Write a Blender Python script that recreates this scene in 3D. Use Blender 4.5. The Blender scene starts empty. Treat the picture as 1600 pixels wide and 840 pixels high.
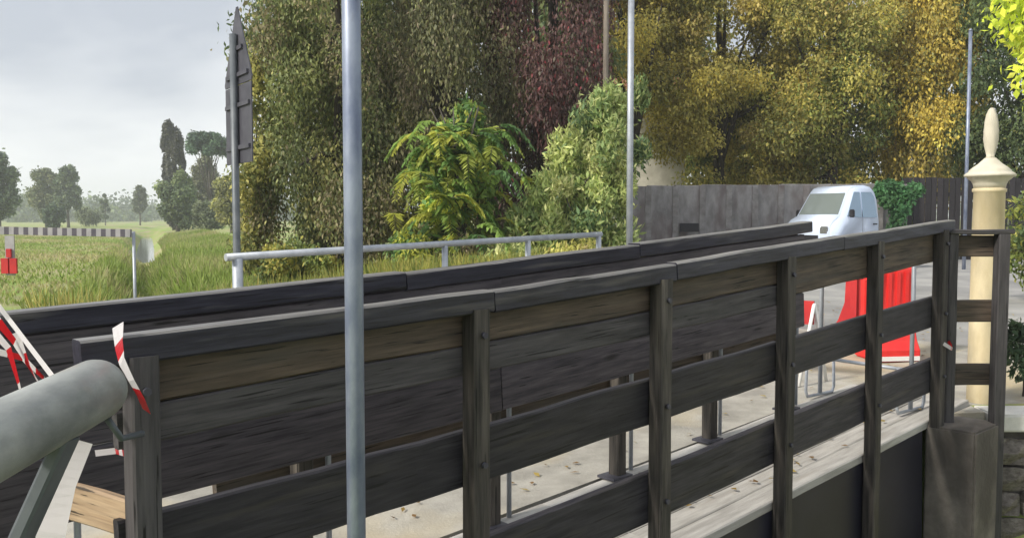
import bpy, bmesh, math, random
import numpy as np
from mathutils import Vector, Matrix

random.seed(7)
rng = np.random.default_rng(11)
scene = bpy.context.scene
R_ = math.radians

# ------------------------------------------------------------------ camera
EYE = 1.6
cam_d = bpy.data.cameras.new('camera')
cam = bpy.data.objects.new('camera', cam_d)
scene.collection.objects.link(cam)
cam.location = (0, 0, EYE)
cam.rotation_euler = (R_(90 - 3.27), 0, 0)
cam_d.sensor_width = 36
cam_d.lens = 31.5
cam_d.clip_start = 0.05
cam_d.clip_end = 6000
scene.camera = cam

# ------------------------------------------------------------------ sky and sun
SUN_AZ, SUN_EL = R_(-124), R_(36)            # azimuth from +Y towards +X
world = bpy.data.worlds.new('World'); scene.world = world
world.use_nodes = True
wn, wl = world.node_tree.nodes, world.node_tree.links
wn.clear()
w_out = wn.new('ShaderNodeOutputWorld'); w_bg = wn.new('ShaderNodeBackground')
sky = wn.new('ShaderNodeTexSky'); sky.sky_type = 'NISHITA'; sky.sun_disc = False
sky.sun_elevation = SUN_EL; sky.sun_rotation = SUN_AZ
sky.air_density = 1.0; sky.dust_density = 3.0
w_bg.inputs['Strength'].default_value = 0.10
tc = wn.new('ShaderNodeTexCoord'); mp = wn.new('ShaderNodeMapping')
mp.inputs['Scale'].default_value = (1.0, 1.0, 1.7); mp.inputs['Location'].default_value = (7.9, 4.1, 0.3)
no = wn.new('ShaderNodeTexNoise'); no.inputs['Scale'].default_value = 2.2
no.inputs['Detail'].default_value = 5; no.inputs['Roughness'].default_value = 0.52
no.inputs['Distortion'].default_value = 0.25
cr = wn.new('ShaderNodeValToRGB')
cr.color_ramp.elements[0].position = 0.37; cr.color_ramp.elements[0].color = (5.6, 6.0, 6.7, 1)
cr.color_ramp.elements[1].position = 0.55; cr.color_ramp.elements[1].color = (9.8, 10.0, 10.2, 1)
mx = wn.new('ShaderNodeMixRGB'); mx.inputs['Fac'].default_value = 0.90
wl.new(tc.outputs['Generated'], mp.inputs['Vector']); wl.new(mp.outputs[0], no.inputs['Vector'])
wl.new(no.outputs['Fac'], cr.inputs['Fac'])
wl.new(sky.outputs[0], mx.inputs[1]); wl.new(cr.outputs[0], mx.inputs[2])
wl.new(mx.outputs[0], w_bg.inputs['Color']); wl.new(w_bg.outputs[0], w_out.inputs['Surface'])

sun_d = bpy.data.lights.new('sun', 'SUN'); sun = bpy.data.objects.new('sun', sun_d)
scene.collection.objects.link(sun)
sun_d.energy = 4.2; sun_d.angle = R_(8); sun_d.color = (1.0, 0.93, 0.82)
sdir = Vector((math.sin(SUN_AZ) * math.cos(SUN_EL), math.cos(SUN_AZ) * math.cos(SUN_EL), math.sin(SUN_EL)))
sun.rotation_euler = sdir.to_track_quat('Z', 'Y').to_euler()
sun.location = (0, 0, 60)

vs = scene.view_settings
vs.view_transform = 'Standard'; vs.look = 'None'; vs.gamma = 1; vs.exposure = 0.15
vs.use_curve_mapping = False
scene.render.engine = 'CYCLES'
scene.cycles.use_denoising = True
scene.cycles.max_bounces = 5
scene.cycles.adaptive_threshold = 0.025
scene.cycles.transparent_max_bounces = 6
scene.cycles.volume_bounces = 1
scene.render.filter_size = 2.2

# ------------------------------------------------------------------ materials
def mat(name, col, rough=0.7, col2=None, scale=4.0, stretch=(1, 1, 1), bump=0.0, metal=0.0, spec=0.4,
        detail=6, lo=0.35, hi=0.65, col3=None, scale3=1.0, lo3=0.5, hi3=0.7, rand=0.0, coords='Object', bdist=0.01,
        bscale=None, wood=False):
    m = bpy.data.materials.new(name); m.use_nodes = True
    n, l = m.node_tree.nodes, m.node_tree.links
    b = n['Principled BSDF']
    b.inputs['Roughness'].default_value = rough; b.inputs['Metallic'].default_value = metal
    b.inputs['Specular IOR Level'].default_value = spec
    if col2 is None:
        b.inputs['Base Color'].default_value = (*col, 1); return m
    t = n.new('ShaderNodeTexCoord'); mpn = n.new('ShaderNodeMapping'); mpn.inputs['Scale'].default_value = stretch
    l.new(t.outputs[coords], mpn.inputs['Vector'])
    vec = mpn.outputs[0]
    oi = n.new('ShaderNodeObjectInfo')
    ad = n.new('ShaderNodeVectorMath'); ad.operation = 'ADD'
    sc = n.new('ShaderNodeVectorMath'); sc.operation = 'SCALE'; sc.inputs['Scale'].default_value = 37.0
    cb = n.new('ShaderNodeCombineXYZ')
    for i in range(3): l.new(oi.outputs['Random'], cb.inputs[i])
    l.new(cb.outputs[0], sc.inputs[0]); l.new(vec, ad.inputs[0])
    if coords == 'Object': l.new(sc.outputs[0], ad.inputs[1])
    vec = ad.outputs[0]
    nz = n.new('ShaderNodeTexNoise'); nz.inputs['Scale'].default_value = scale; nz.inputs['Detail'].default_value = detail
    nz.inputs['Roughness'].default_value = 0.62
    l.new(vec, nz.inputs['Vector'])
    r = n.new('ShaderNodeValToRGB')
    r.color_ramp.elements[0].position = lo; r.color_ramp.elements[0].color = (*col, 1)
    r.color_ramp.elements[1].position = hi; r.color_ramp.elements[1].color = (*col2, 1)
    l.new(nz.outputs['Fac'], r.inputs['Fac'])
    out = r.outputs[0]
    if col3 is not None:
        nz3 = n.new('ShaderNodeTexNoise'); nz3.inputs['Scale'].default_value = scale3; nz3.inputs['Detail'].default_value = 4
        l.new(vec, nz3.inputs['Vector'])
        r3 = n.new('ShaderNodeMapRange'); r3.inputs['From Min'].default_value = lo3; r3.inputs['From Max'].default_value = hi3
        l.new(nz3.outputs['Fac'], r3.inputs['Value'])
        m3 = n.new('ShaderNodeMixRGB'); m3.inputs[2].default_value = (*col3, 1)
        l.new(r3.outputs[0], m3.inputs['Fac']); l.new(out, m3.inputs[1]); out = m3.outputs[0]
    if wood:
        mf = n.new('ShaderNodeMapping'); mf.inputs['Scale'].default_value = (1.6, 55, 55); l.new(t.outputs['Object'], mf.inputs['Vector'])
        af = n.new('ShaderNodeVectorMath'); af.operation = 'ADD'; l.new(mf.outputs[0], af.inputs[0]); l.new(sc.outputs[0], af.inputs[1])
        nf = n.new('ShaderNodeTexNoise'); nf.inputs['Scale'].default_value = 2.2; nf.inputs['Detail'].default_value = 5; nf.inputs['Distortion'].default_value = 0.5
        l.new(af.outputs[0], nf.inputs['Vector'])
        rf = n.new('ShaderNodeValToRGB'); e = rf.color_ramp.elements
        e[0].position = 0.345; e[0].color = (0.12, 0.12, 0.12, 1); e[1].position = 0.375; e[1].color = (0.85, 0.85, 0.85, 1)
        x_ = rf.color_ramp.elements.new(0.68); x_.color = (1.2, 1.19, 1.17, 1)
        l.new(nf.outputs['Fac'], rf.inputs['Fac'])
        mk = n.new('ShaderNodeMapping'); mk.inputs['Scale'].default_value = (1.5, 5.5, 5.5); l.new(t.outputs['Object'], mk.inputs['Vector'])
        ak = n.new('ShaderNodeVectorMath'); ak.operation = 'ADD'; l.new(mk.outputs[0], ak.inputs[0]); l.new(sc.outputs[0], ak.inputs[1])
        vk = n.new('ShaderNodeTexVoronoi'); vk.inputs['Scale'].default_value = 1.0; l.new(ak.outputs[0], vk.inputs['Vector'])
        rk = n.new('ShaderNodeMapRange'); rk.inputs['From Min'].default_value = 0.05; rk.inputs['From Max'].default_value = 0.12
        rk.inputs['To Min'].default_value = 0.35; rk.inputs['To Max'].default_value = 1.0; l.new(vk.outputs['Distance'], rk.inputs['Value'])
        mm = n.new('ShaderNodeMixRGB'); mm.blend_type = 'MULTIPLY'; mm.inputs['Fac'].default_value = 1; l.new(out, mm.inputs[1]); l.new(rf.outputs[0], mm.inputs[2])
        m2 = n.new('ShaderNodeMixRGB'); m2.blend_type = 'MULTIPLY'; m2.inputs['Fac'].default_value = 1; l.new(mm.outputs[0], m2.inputs[1]); l.new(rk.outputs[0], m2.inputs[2])
        out = m2.outputs[0]
    if rand > 0:
        mr = n.new('ShaderNodeMapRange'); mr.inputs['To Min'].default_value = 1 - rand; mr.inputs['To Max'].default_value = 1 + rand
        l.new(oi.outputs['Random'], mr.inputs['Value'])
        hs = n.new('ShaderNodeHueSaturation'); l.new(mr.outputs[0], hs.inputs['Value']); l.new(out, hs.inputs['Color'])
        out = hs.outputs[0]
    l.new(out, b.inputs['Base Color'])
    if bump > 0:
        bp = n.new('ShaderNodeBump'); bp.inputs['Strength'].default_value = bump; bp.inputs['Distance'].default_value = bdist
        if bscale:
            nb = n.new('ShaderNodeTexNoise'); nb.inputs['Scale'].default_value = bscale; nb.inputs['Detail'].default_value = 5
            l.new(vec, nb.inputs['Vector']); l.new(nb.outputs['Fac'], bp.inputs['Height'])
        else:
            l.new(nz.outputs['Fac'], bp.inputs['Height'])
        l.new(bp.outputs[0], b.inputs['Normal'])
    return m

def leaf_mat(name, trans=0.35):
    m = bpy.data.materials.new(name); m.use_nodes = True
    n, l = m.node_tree.nodes, m.node_tree.links
    b = n['Principled BSDF']; o = n['Material Output']
    a = n.new('ShaderNodeAttribute'); a.attribute_name = 'leafcol'
    b.inputs['Roughness'].default_value = 0.55; b.inputs['Specular IOR Level'].default_value = 0.25
    l.new(a.outputs['Color'], b.inputs['Base Color'])
    tr = n.new('ShaderNodeBsdfTranslucent'); l.new(a.outputs['Color'], tr.inputs['Color'])
    ms = n.new('ShaderNodeMixShader'); ms.inputs[0].default_value = trans
    l.new(b.outputs[0], ms.inputs[1]); l.new(tr.outputs[0], ms.inputs[2]); l.new(ms.outputs[0], o.inputs['Surface'])
    return m

M = {}
WS = (1.2, 14, 14)     # grain stretched along a board's length
M['wood_dark'] = mat('wood_dark', (0.012, 0.0115, 0.017), 0.6, (0.040, 0.037, 0.044), 3.2, WS, 0.5, col3=(0.065, 0.058, 0.05), scale3=1.3, lo3=0.58, hi3=0.8, rand=0.28, bdist=0.004, wood=True)
M['post'] = mat('post', (0.022, 0.020, 0.019), 0.65, (0.070, 0.062, 0.055), 3.2, WS, 0.6, col3=(0.11, 0.098, 0.085), scale3=1.8, lo3=0.5, hi3=0.72, rand=0.25, bdist=0.004, wood=True)
M['wood_brown'] = mat('wood_brown', (0.038, 0.029, 0.022), 0.66, (0.096, 0.072, 0.053), 3.0, WS, 0.5, col3=(0.06, 0.055, 0.05), scale3=1.1, lo3=0.5, hi3=0.75, rand=0.22, bdist=0.004, wood=True)
M['wood_grey'] = mat('wood_grey', (0.036, 0.034, 0.037), 0.7, (0.082, 0.077, 0.082), 3.0, WS, 0.5, col3=(0.05, 0.05, 0.05), scale3=1.5, lo3=0.5, hi3=0.75, rand=0.22, bdist=0.004, wood=True)
M['wood_navy'] = mat('wood_navy', (0.036, 0.032, 0.042), 0.62, (0.094, 0.084, 0.096), 3.0, WS, 0.4, rand=0.2, bdist=0.003, wood=True)
M['wood_cap'] = mat('wood_cap', (0.013, 0.013, 0.024), 0.45, (0.036, 0.036, 0.054), 3.2, WS, 0.5, col3=(0.10, 0.095, 0.09), scale3=1.6, lo3=0.58, hi3=0.75, rand=0.15, bdist=0.004, wood=True)
M['wood_worn_skylit'] = mat('wood_worn_skylit', (0.10, 0.098, 0.10), 0.45, (0.24, 0.235, 0.23), 3.2, WS, 0.3, col3=(0.07, 0.068, 0.07), scale3=1.6, lo3=0.52, hi3=0.7, rand=0.15, bdist=0.003, wood=True)  # paler handrail top faces: wear, with sky light put into the colour
M['wood_new'] = mat('wood_new', (0.27, 0.19, 0.12), 0.7, (0.40, 0.30, 0.20), 3.0, WS, 0.3, bdist=0.003, wood=True)
M['deck'] = mat('deck', (0.30, 0.29, 0.27), 0.85, (0.47, 0.455, 0.43), 3.0, (1.0, 9, 9), 0.4, col3=(0.32, 0.30, 0.27), scale3=1.4, lo3=0.56, hi3=0.75, rand=0.10, bdist=0.004)
M['beam'] = mat('beam', (0.008, 0.008, 0.017), 0.5, (0.017, 0.016, 0.029), 2.0, (1, 1, 1), 0.2, metal=0.0)
M['concrete'] = mat('concrete', (0.15, 0.14, 0.135), 0.85, (0.26, 0.25, 0.24), 5.0, (1, 1, 0.5), 0.5, col3=(0.13, 0.12, 0.115), scale3=1.6, lo3=0.5, hi3=0.75, bdist=0.01, bscale=40)
M['wall_concrete'] = mat('wall_concrete', (0.18, 0.172, 0.172), 0.88, (0.31, 0.30, 0.30), 4.5, (1, 1, 0.5), 0.5, col3=(0.15, 0.125, 0.125), scale3=2.2, lo3=0.5, hi3=0.7, bdist=0.01, bscale=30)
M['pedestal'] = mat('pedestal', (0.10, 0.09, 0.08), 0.9, (0.20, 0.18, 0.16), 4.0, (1, 1, 0.85), 0.6, col3=(0.07, 0.062, 0.055), scale3=2.5, lo3=0.48, hi3=0.68, bdist=0.012, bscale=35)
M['road'] = mat('road', (0.24, 0.23, 0.205), 0.9, (0.39, 0.375, 0.335), 3.0, (1, 1, 1), 0.4, col3=(0.42, 0.35, 0.22), scale3=0.9, lo3=0.5, hi3=0.7, bdist=0.01, bscale=60)
M['asphalt'] = mat('asphalt', (0.24, 0.24, 0.24), 0.9, (0.36, 0.355, 0.345), 1.2, (1, 1, 1), 0.3, col3=(0.2, 0.2, 0.2), scale3=0.4, bdist=0.008, bscale=90)
M['galv'] = mat('galv', (0.15, 0.18, 0.27), 0.45, (0.29, 0.33, 0.42), 14, (1, 1, 0.4), 0.12, metal=0.4, col3=(0.14, 0.11, 0.09), scale3=9, lo3=0.66, hi3=0.78)
M['pipe'] = mat('pipe', (0.15, 0.165, 0.165), 0.5, (0.36, 0.375, 0.36), 9, (0.5, 1, 1), 0.3, lo=0.3, hi=0.7, metal=0.2, col3=(0.30, 0.24, 0.18), scale3=5, lo3=0.62, hi3=0.8)
M['steel'] = mat('steel', (0.30, 0.33, 0.38), 0.45, (0.42, 0.45, 0.50), 6, (1, 1, 1), 0.05, metal=0.4)
M['leg'] = mat('leg', (0.09, 0.105, 0.12), 0.5, (0.15, 0.165, 0.18), 6, metal=0.3)
M['sign_back'] = mat('sign_back', (0.05, 0.05, 0.066), 0.55, (0.085, 0.085, 0.105), 4, (1, 1, 1), 0.05, metal=0.3)
M['cream'] = mat('cream', (0.55, 0.46, 0.285), 0.65, (0.66, 0.57, 0.38), 7, (1, 1, 0.5), 0.25, col3=(0.40, 0.35, 0.25), scale3=5, lo3=0.52, hi3=0.74)
M['cream_pale'] = mat('cream_pale', (0.47, 0.44, 0.35), 0.65, (0.60, 0.56, 0.46), 6, (1, 1, 0.6), 0.15, col3=(0.42, 0.4, 0.33), scale3=5, lo3=0.55, hi3=0.8)
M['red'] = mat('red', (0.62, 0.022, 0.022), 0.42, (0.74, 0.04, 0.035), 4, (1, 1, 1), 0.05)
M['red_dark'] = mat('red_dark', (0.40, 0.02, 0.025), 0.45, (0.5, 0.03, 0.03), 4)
M['white'] = mat('white', (0.70, 0.70, 0.69), 0.5, (0.80, 0.80, 0.79), 4)
M['bar_pale'] = mat('bar_pale', (0.26, 0.26, 0.27), 0.6, (0.36, 0.35, 0.36), 5)
M['bar_dark'] = mat('bar_dark', (0.07, 0.065, 0.085), 0.6, (0.11, 0.10, 0.12), 5)
M['black'] = mat('black', (0.02, 0.02, 0.025), 0.5)
M['tape_red'] = mat('tape_red', (0.60, 0.02, 0.03), 0.35)
M['tape_white'] = mat('tape_white', (0.78, 0.76, 0.77), 0.35)
M['paint_white'] = mat('paint_white', (0.56, 0.65, 0.83), 0.25, (0.62, 0.71, 0.87), 2, spec=0.5)
M['glass'] = mat('glass', (0.16, 0.19, 0.185), 0.06, spec=0.9)
M['glass_side'] = mat('glass_side', (0.20, 0.30, 0.42), 0.06, spec=0.9)
M['rubber'] = mat('rubber', (0.02, 0.02, 0.02), 0.8)
M['chrome'] = mat('chrome', (0.5, 0.5, 0.52), 0.25, metal=0.9)
M['stone'] = mat('stone', (0.10, 0.088, 0.078), 0.9, (0.22, 0.20, 0.18), 7, (1, 1, 1), 0.8, rand=0.3, bdist=0.02)
M['mortar'] = mat('mortar', (0.06, 0.055, 0.05), 0.95, (0.12, 0.11, 0.10), 9)
M['kerb'] = mat('kerb', (0.55, 0.54, 0.51), 0.85, (0.68, 0.67, 0.64), 8, bump=0.3)
M['fence_dark'] = mat('fence_dark', (0.014, 0.013, 0.016), 0.75, (0.034, 0.03, 0.034), 4, (8, 8, 1), 0.2, rand=0.3)
M['bark'] = mat('bark', (0.025, 0.021, 0.017), 0.95, (0.075, 0.063, 0.05), 8, (3, 3, 0.6), 0.8, bdist=0.03)
M['bark_grey'] = mat('bark_grey', (0.05, 0.045, 0.04), 0.95, (0.12, 0.105, 0.09), 8, (3, 3, 0.6), 0.8, bdist=0.03)
M['pole_wood'] = mat('pole_wood', (0.13, 0.11, 0.095), 0.9, (0.23, 0.2, 0.17), 6, (5, 5, 0.4), 0.4)
M['stucco'] = mat('stucco', (0.48, 0.46, 0.40), 0.9, (0.62, 0.60, 0.53), 3, bump=0.3)
M['roof'] = mat('roof', (0.22, 0.09, 0.055), 0.9, (0.33, 0.15, 0.09), 9, bump=0.4)
M['leaf'] = leaf_mat('leaf', 0.48)
M['leaf_dense'] = leaf_mat('leaf_dense', 0.34)
M['grassblade'] = leaf_mat('grassblade', 0.4)
M['field'] = mat('field', (0.30, 0.28, 0.13), 0.95, (0.20, 0.30, 0.06), 0.16, (1, 1, 1), 0.4, detail=8, lo=0.42, hi=0.56, col3=(0.33, 0.28, 0.18), scale3=0.25, lo3=0.5, hi3=0.68, coords='Object', bdist=0.1, bscale=6)
def water_mat():
    m = bpy.data.materials.new('water'); m.use_nodes = True
    n, l = m.node_tree.nodes, m.node_tree.links; b = n['Principled BSDF']
    b.inputs['Base Color'].default_value = (0.04, 0.05, 0.04, 1); b.inputs['Roughness'].default_value = 0.08
    b.inputs['Specular IOR Level'].default_value = 0.8
    nz = n.new('ShaderNodeTexNoise'); nz.inputs['Scale'].default_value = 3
    bp = n.new('ShaderNodeBump'); bp.inputs['Strength'].default_value = 0.08; bp.inputs['Distance'].default_value = 0.02
    l.new(nz.outputs['Fac'], bp.inputs['Height']); l.new(bp.outputs[0], b.inputs['Normal'])
    return m
M['water'] = water_mat()

# ------------------------------------------------------------------ helpers
WM = {}          # world matrix of each object we place
def link(o): scene.collection.objects.link(o); return o
def place(o, mw, parent=None):
    WM[o.name] = mw.copy()
    if parent is not None:
        o.parent = parent
        o.matrix_basis = WM[parent.name].inverted() @ mw
    else:
        o.matrix_basis = mw
    return o
def tag(o, label, cat, group=None):
    o['label'] = label; o['category'] = cat
    if group: o['group'] = group
    return o
def thing(name, loc, label, cat, group=None, rz=0.0):
    o = link(bpy.data.objects.new(name, None)); o.empty_display_size = 0.2
    place(o, Matrix.Translation(Vector(loc)) @ Matrix.Rotation(rz, 4, 'Z'))
    return tag(o, label, cat, group)
def mesh_from_bm(name, bm, mats, smooth=False):
    me = bpy.data.meshes.new(name); bm.normal_update(); bm.to_mesh(me); bm.free()
    for m in (mats if isinstance(mats, (list, tuple)) else [mats]): me.materials.append(m)
    if smooth:
        me.polygons.foreach_set('use_smooth', [True] * len(me.polygons))
    return me
def obj(name, me, mw, parent=None):
    return place(link(bpy.data.objects.new(name, me)), mw, parent)
def frame_mat(p0, p1, up=(0, 0, 1)):
    """matrix: origin at p0, x axis towards p1, z as near to up as can be"""
    p0, p1 = Vector(p0), Vector(p1); x = (p1 - p0).normalized(); y = Vector(up).cross(x).normalized(); z = x.cross(y)
    m = Matrix.Identity(4)
    for i in range(3): m[i][0], m[i][1], m[i][2], m[i][3] = x[i], y[i], z[i], p0[i]
    return m
def board_mesh(name, L, th, h, m, segs=5, wob=0.003, bev=0.006, top=None):
    """a plank along x from 0..L, thickness th in y, height h in z (both centred), chamfered, a little uneven"""
    bm = bmesh.new(); rings = []
    a, c = th / 2, h / 2; b = min(bev, a * 0.4, c * 0.4)
    prof = [(-a + b, -c), (a - b, -c), (a, -c + b), (a, c - b), (a - b, c), (-a + b, c), (-a, c - b), (-a, -c + b)]
    for i in range(segs + 1):
        x = L * i / segs; dy, dz = random.uniform(-wob, wob), random.uniform(-wob, wob)
        k = random.uniform(-wob, wob)
        rings.append([bm.verts.new((x, y + dy + (k if z > 0 else 0), z + dz)) for y, z in prof])
    for i in range(segs):
        for j in range(8):
            bm.faces.new((rings[i][j], rings[i + 1][j], rings[i + 1][(j + 1) % 8], rings[i][(j + 1) % 8]))
    bm.faces.new(rings[0]); bm.faces.new(rings[-1][::-1])
    bmesh.ops.recalc_face_normals(bm, faces=bm.faces)
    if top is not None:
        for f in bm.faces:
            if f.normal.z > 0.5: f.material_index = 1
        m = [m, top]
    return mesh_from_bm(name, bm, m)
def board(name, p0, p1, th, h, m, parent, up=(0, 0, 1), **k):
    L = (Vector(p1) - Vector(p0)).length
    return obj(name, board_mesh(name, L, th, h, m, **k), frame_mat(p0, p1, up), parent)
def bm_box(bm, lo, hi, bev=0.0, mi=0):
    x0, y0, z0 = lo; x1, y1, z1 = hi
    v = [bm.verts.new(p) for p in ((x0,y0,z0),(x1,y0,z0),(x1,y1,z0),(x0,y1,z0),(x0,y0,z1),(x1,y0,z1),(x1,y1,z1),(x0,y1,z1))]
    fs = [bm.faces.new([v[i] for i in f]) for f in ((0,3,2,1),(4,5,6,7),(0,1,5,4),(1,2,6,5),(2,3,7,6),(3,0,4,7))]
    for f in fs: f.material_index = mi
    if bev > 0:
        es = list({e for f in fs for e in f.edges})
        bmesh.ops.bevel(bm, geom=es, offset=bev, segments=2, affect='EDGES', clamp_overlap=True)
def bm_tube(bm, pts, radii, n=10, caps=True, mi=0):
    pts = [Vector(p) for p in pts]
    if not isinstance(radii, (list, tuple)): radii = [radii] * len(pts)
    rings = []; prev = None
    for i, p in enumerate(pts):
        d = (pts[min(i + 1, len(pts) - 1)] - pts[max(i - 1, 0)]).normalized()
        if prev is None:
            a = d.orthogonal().normalized()
        else:
            a = (prev - d * prev.dot(d)).normalized()
        prev = a; b = d.cross(a)
        rings.append([bm.verts.new(p + (a * math.cos(t) + b * math.sin(t)) * radii[i]) for t in (2 * math.pi * k / n for k in range(n))])
    for i in range(len(rings) - 1):
        for j in range(n):
            f = bm.faces.new((rings[i][j], rings[i][(j + 1) % n], rings[i + 1][(j + 1) % n], rings[i + 1][j])); f.material_index = mi; f.smooth = True
    if caps:
        bm.faces.new(rings[0][::-1]).material_index = mi; bm.faces.new(rings[-1]).material_index = mi
def bm_lathe(bm, prof, n=28):
    rings = [[bm.verts.new((r * math.cos(2 * math.pi * k / n), r * math.sin(2 * math.pi * k / n), z)) for k in range(n)] for r, z in prof]
    for i in range(len(rings) - 1):
        for j in range(n):
            bm.faces.new((rings[i][j], rings[i][(j + 1) % n], rings[i + 1][(j + 1) % n], rings[i + 1][j])).smooth = True
    bm.faces.new(rings[0][::-1]); bm.faces.new(rings[-1])
def part_tube(name, pts, r, m, parent, n=12):
    """tube in world coordinates, object origin at the first point"""
    o = Vector(pts[0]); bm = bmesh.new(); bm_tube(bm, [Vector(p) - o for p in pts], r, n)
    return obj(name, mesh_from_bm(name, bm, m), Matrix.Translation(o), parent)
def part_box(name, lo, hi, m, parent, mw=None, bev=0.0):
    """box in the coordinates of mw"""
    bm = bmesh.new(); c = [(a + b) / 2 for a, b in zip(lo, hi)]; c[2] = lo[2]
    bm_box(bm, [a - q for a, q in zip(lo, c)], [b - q for b, q in zip(hi, c)], bev)
    return obj(name, mesh_from_bm(name, bm, m), (mw or Matrix.Identity(4)) @ Matrix.Translation(Vector(c)), parent)

# road frame: s runs along the bridge, v across it (away from the camera)
UX, UY = 0.7316, 0.6819
def BR(s, v, z): return Vector((UX * s - UY * v, UY * s + UX * v, z))
BANG = math.atan2(UY, UX)
def BM(s, v, z): return Matrix.Translation(BR(s, v, z)) @ Matrix.Rotation(BANG, 4, 'Z')
def sv(x, y): return UX * x + UY * y, -UY * x + UX * y
def roadz(s): return np.interp(s, [-40, -20, 0, 4.2, 5.73, 9.8, 19, 80], [-0.05, -0.05, 0.02, 0.23, 0.31, 0.40, 0.45, 0.45])
def deckz(s): return 0.33 + 0.0476 * (s - 5.73) + float(np.interp(s, [0.8, 1.9, 2.9, 3.9, 4.8, 5.7], [-.02, -.033, -.028, -.012, 0, .012]))
def sm(x, a, b):
    t = np.clip((x - a) / (b - a), 0, 1); return t * t * (3 - 2 * t)
def groundz(x, y):
    x, y = np.asarray(x, float), np.asarray(y, float)
    s, v = sv(x, y); w = 0.927 * x + 0.375 * y
    base = (roadz(s) - 0.06) * sm(w, 1.8, 5.0) + 0.05 * np.sin(x * 0.31 + 1) * np.sin(y * 0.23) + 0.04 * np.sin(x * 0.9 + y * 0.7)
    dist = np.maximum(0, np.maximum(3.0 - v, v - 9.2))
    base = np.where((s > 7.0) & ((v < 10.5) | (s > 15)), np.where((v < 25) & (v > -9), roadz(s) - 0.05, base), np.maximum(base, roadz(s) - 0.06 - 0.55 * dist))
    w0 = np.interp(y, [-60, 0, 3, 8, 16, 60], [2.6, 2.6, 2.3, 0.9, -0.1, -0.3]); hb = np.interp(y, [0, 8, 12, 42, 48, 70], [1.4, 1.2, -0.4, -0.4, 0.25, 0.4])
    slabs = ((v > 3.0) & (v < 9.1) & (s > -18) & (s < 9.2)) | ((s > 6.2) & (v > 1.5) & (v < 9.1) & (y > 6.3)) | ((s > 8.9) & (v > -8) & (v < 9.6)) | ((s > 17) & (v > -8) & (v < 16.5))
    base = np.where(slabs, np.minimum(base, roadz(s) - 0.18), base)
    pit = (y < 5.9) & (v < 2.6) & (x > 1.0) & (s < 8.9)
    base = np.where(pit, np.minimum(base, -1.25), base)
    zd = -1.15 + np.maximum(0, np.abs(w - w0) - hb) * 0.9
    return np.minimum(base, zd)

# ------------------------------------------------------------------ ground, water, roads
def spaced(a, b, near_a, near_b, step, grow=1.16):
    out = list(np.arange(near_a, near_b + 1e-6, step)); st, x = step, near_b
    while x < b: st *= grow; x += st; out.append(x)
    st, x = step, near_a
    while x > a: st *= grow; x -= st; out.insert(0, x)
    return np.array(out)
gx, gy = spaced(-1500, 1500, -46, 26, 0.5), spaced(-60, 3000, -8, 105, 0.5)
GX, GY = np.meshgrid(gx, gy); GZ = groundz(GX, GY)
me = bpy.data.meshes.new('ground'); nx_, ny_ = len(gx), len(gy)
idx = np.arange(nx_ * ny_).reshape(ny_, nx_)
quads = np.stack([idx[:-1, :-1], idx[:-1, 1:], idx[1:, 1:], idx[1:, :-1]], -1).reshape(-1, 4)
me.from_pydata(np.stack([GX, GY, GZ], -1).reshape(-1, 3).tolist(), [], quads.tolist())
me.polygons.foreach_set('use_smooth', [True] * len(me.polygons)); me.materials.append(M['field'])
g = obj('ground', me, Matrix.Identity(4)); g['kind'] = 'structure'; g['label'] = 'rough green and straw coloured field with ditch banks'

bm = bmesh.new(); rows = []
for y in np.concatenate([np.arange(-20, 40, 1.0), np.arange(40, 400, 8.0)]):
    w0 = np.interp(y, [-60, 0, 3, 8, 16, 60], [2.6, 2.6, 2.3, 0.9, -0.1, -0.3])
    x0 = (w0 - 0.375 * y) / 0.927
    rows.append([bm.verts.new((x0 - 2.0 if y < 12 else x0 - 0.8, y, -0.9)), bm.verts.new((x0 + 2.0 if y < 12 else x0 + 0.8, y, -0.9))])
for a, b in zip(rows[:-1], rows[1:]): bm.faces.new((a[0], a[1], b[1], b[0]))
wt = obj('water', mesh_from_bm('water', bm, M['water']), Matrix.Identity(4)); wt['kind'] = 'structure'; wt['label'] = 'narrow ditch water glinting with sky'

def slab(name, ss, v0, v1, dz, th, m, label):
    bm = bmesh.new(); ring = []
    vv1 = v1
    for s in ss:
        z = float(roadz(s)) + dz; v1 = vv1(s) if callable(vv1) else vv1
        ring.append([bm.verts.new(BR(s, v, zz)) for v, zz in ((v0, z), (v1, z), (v1, z - th), (v0, z - th))])
    for a, b in zip(ring[:-1], ring[1:]):
        for j in range(4): bm.faces.new((a[j], b[j], b[(j + 1) % 4], a[(j + 1) % 4]))
    bm.faces.new(ring[0]); bm.faces.new(ring[-1][::-1]); bmesh.ops.recalc_face_normals(bm, faces=bm.faces)
    o = obj(name, mesh_from_bm(name, bm, m), Matrix.Identity(4)); o['kind'] = 'structure'; o['label'] = label
    return o
slab('road', np.arange(-18, 9.01, 0.5), 3.16, 8.95, 0.0, 0.34, M['road'], 'pale dusty concrete road across the bridge')
slab('side_road', np.arange(9.01, 60, 1.0), -8, lambda s: float(np.interp(s, [9, 15, 17.5, 60], [9.2, 9.8, 16.5, 19])), -0.003, 0.2, M['asphalt'], 'grey asphalt junction beyond the bridge')
bm = bmesh.new(); pts = [BR(6.345, 3.155, 0), BR(9.005, 3.155, 0), Vector((9.0, 6.43, 0)), Vector((3.17, 6.43, 0)), BR(6.345, 2.30, 0)]
pts = [pts[0], pts[1], BR(9.005, 1.6, 0), BR(9.005, 0.2, 0), Vector((6.42, 6.006, 0)), Vector((3.1, 6.006, 0)), Vector((3.095, 5.80, 0)), Vector((2.87, 5.78, 0)), BR(6.345, 2.27, 0)]
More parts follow.
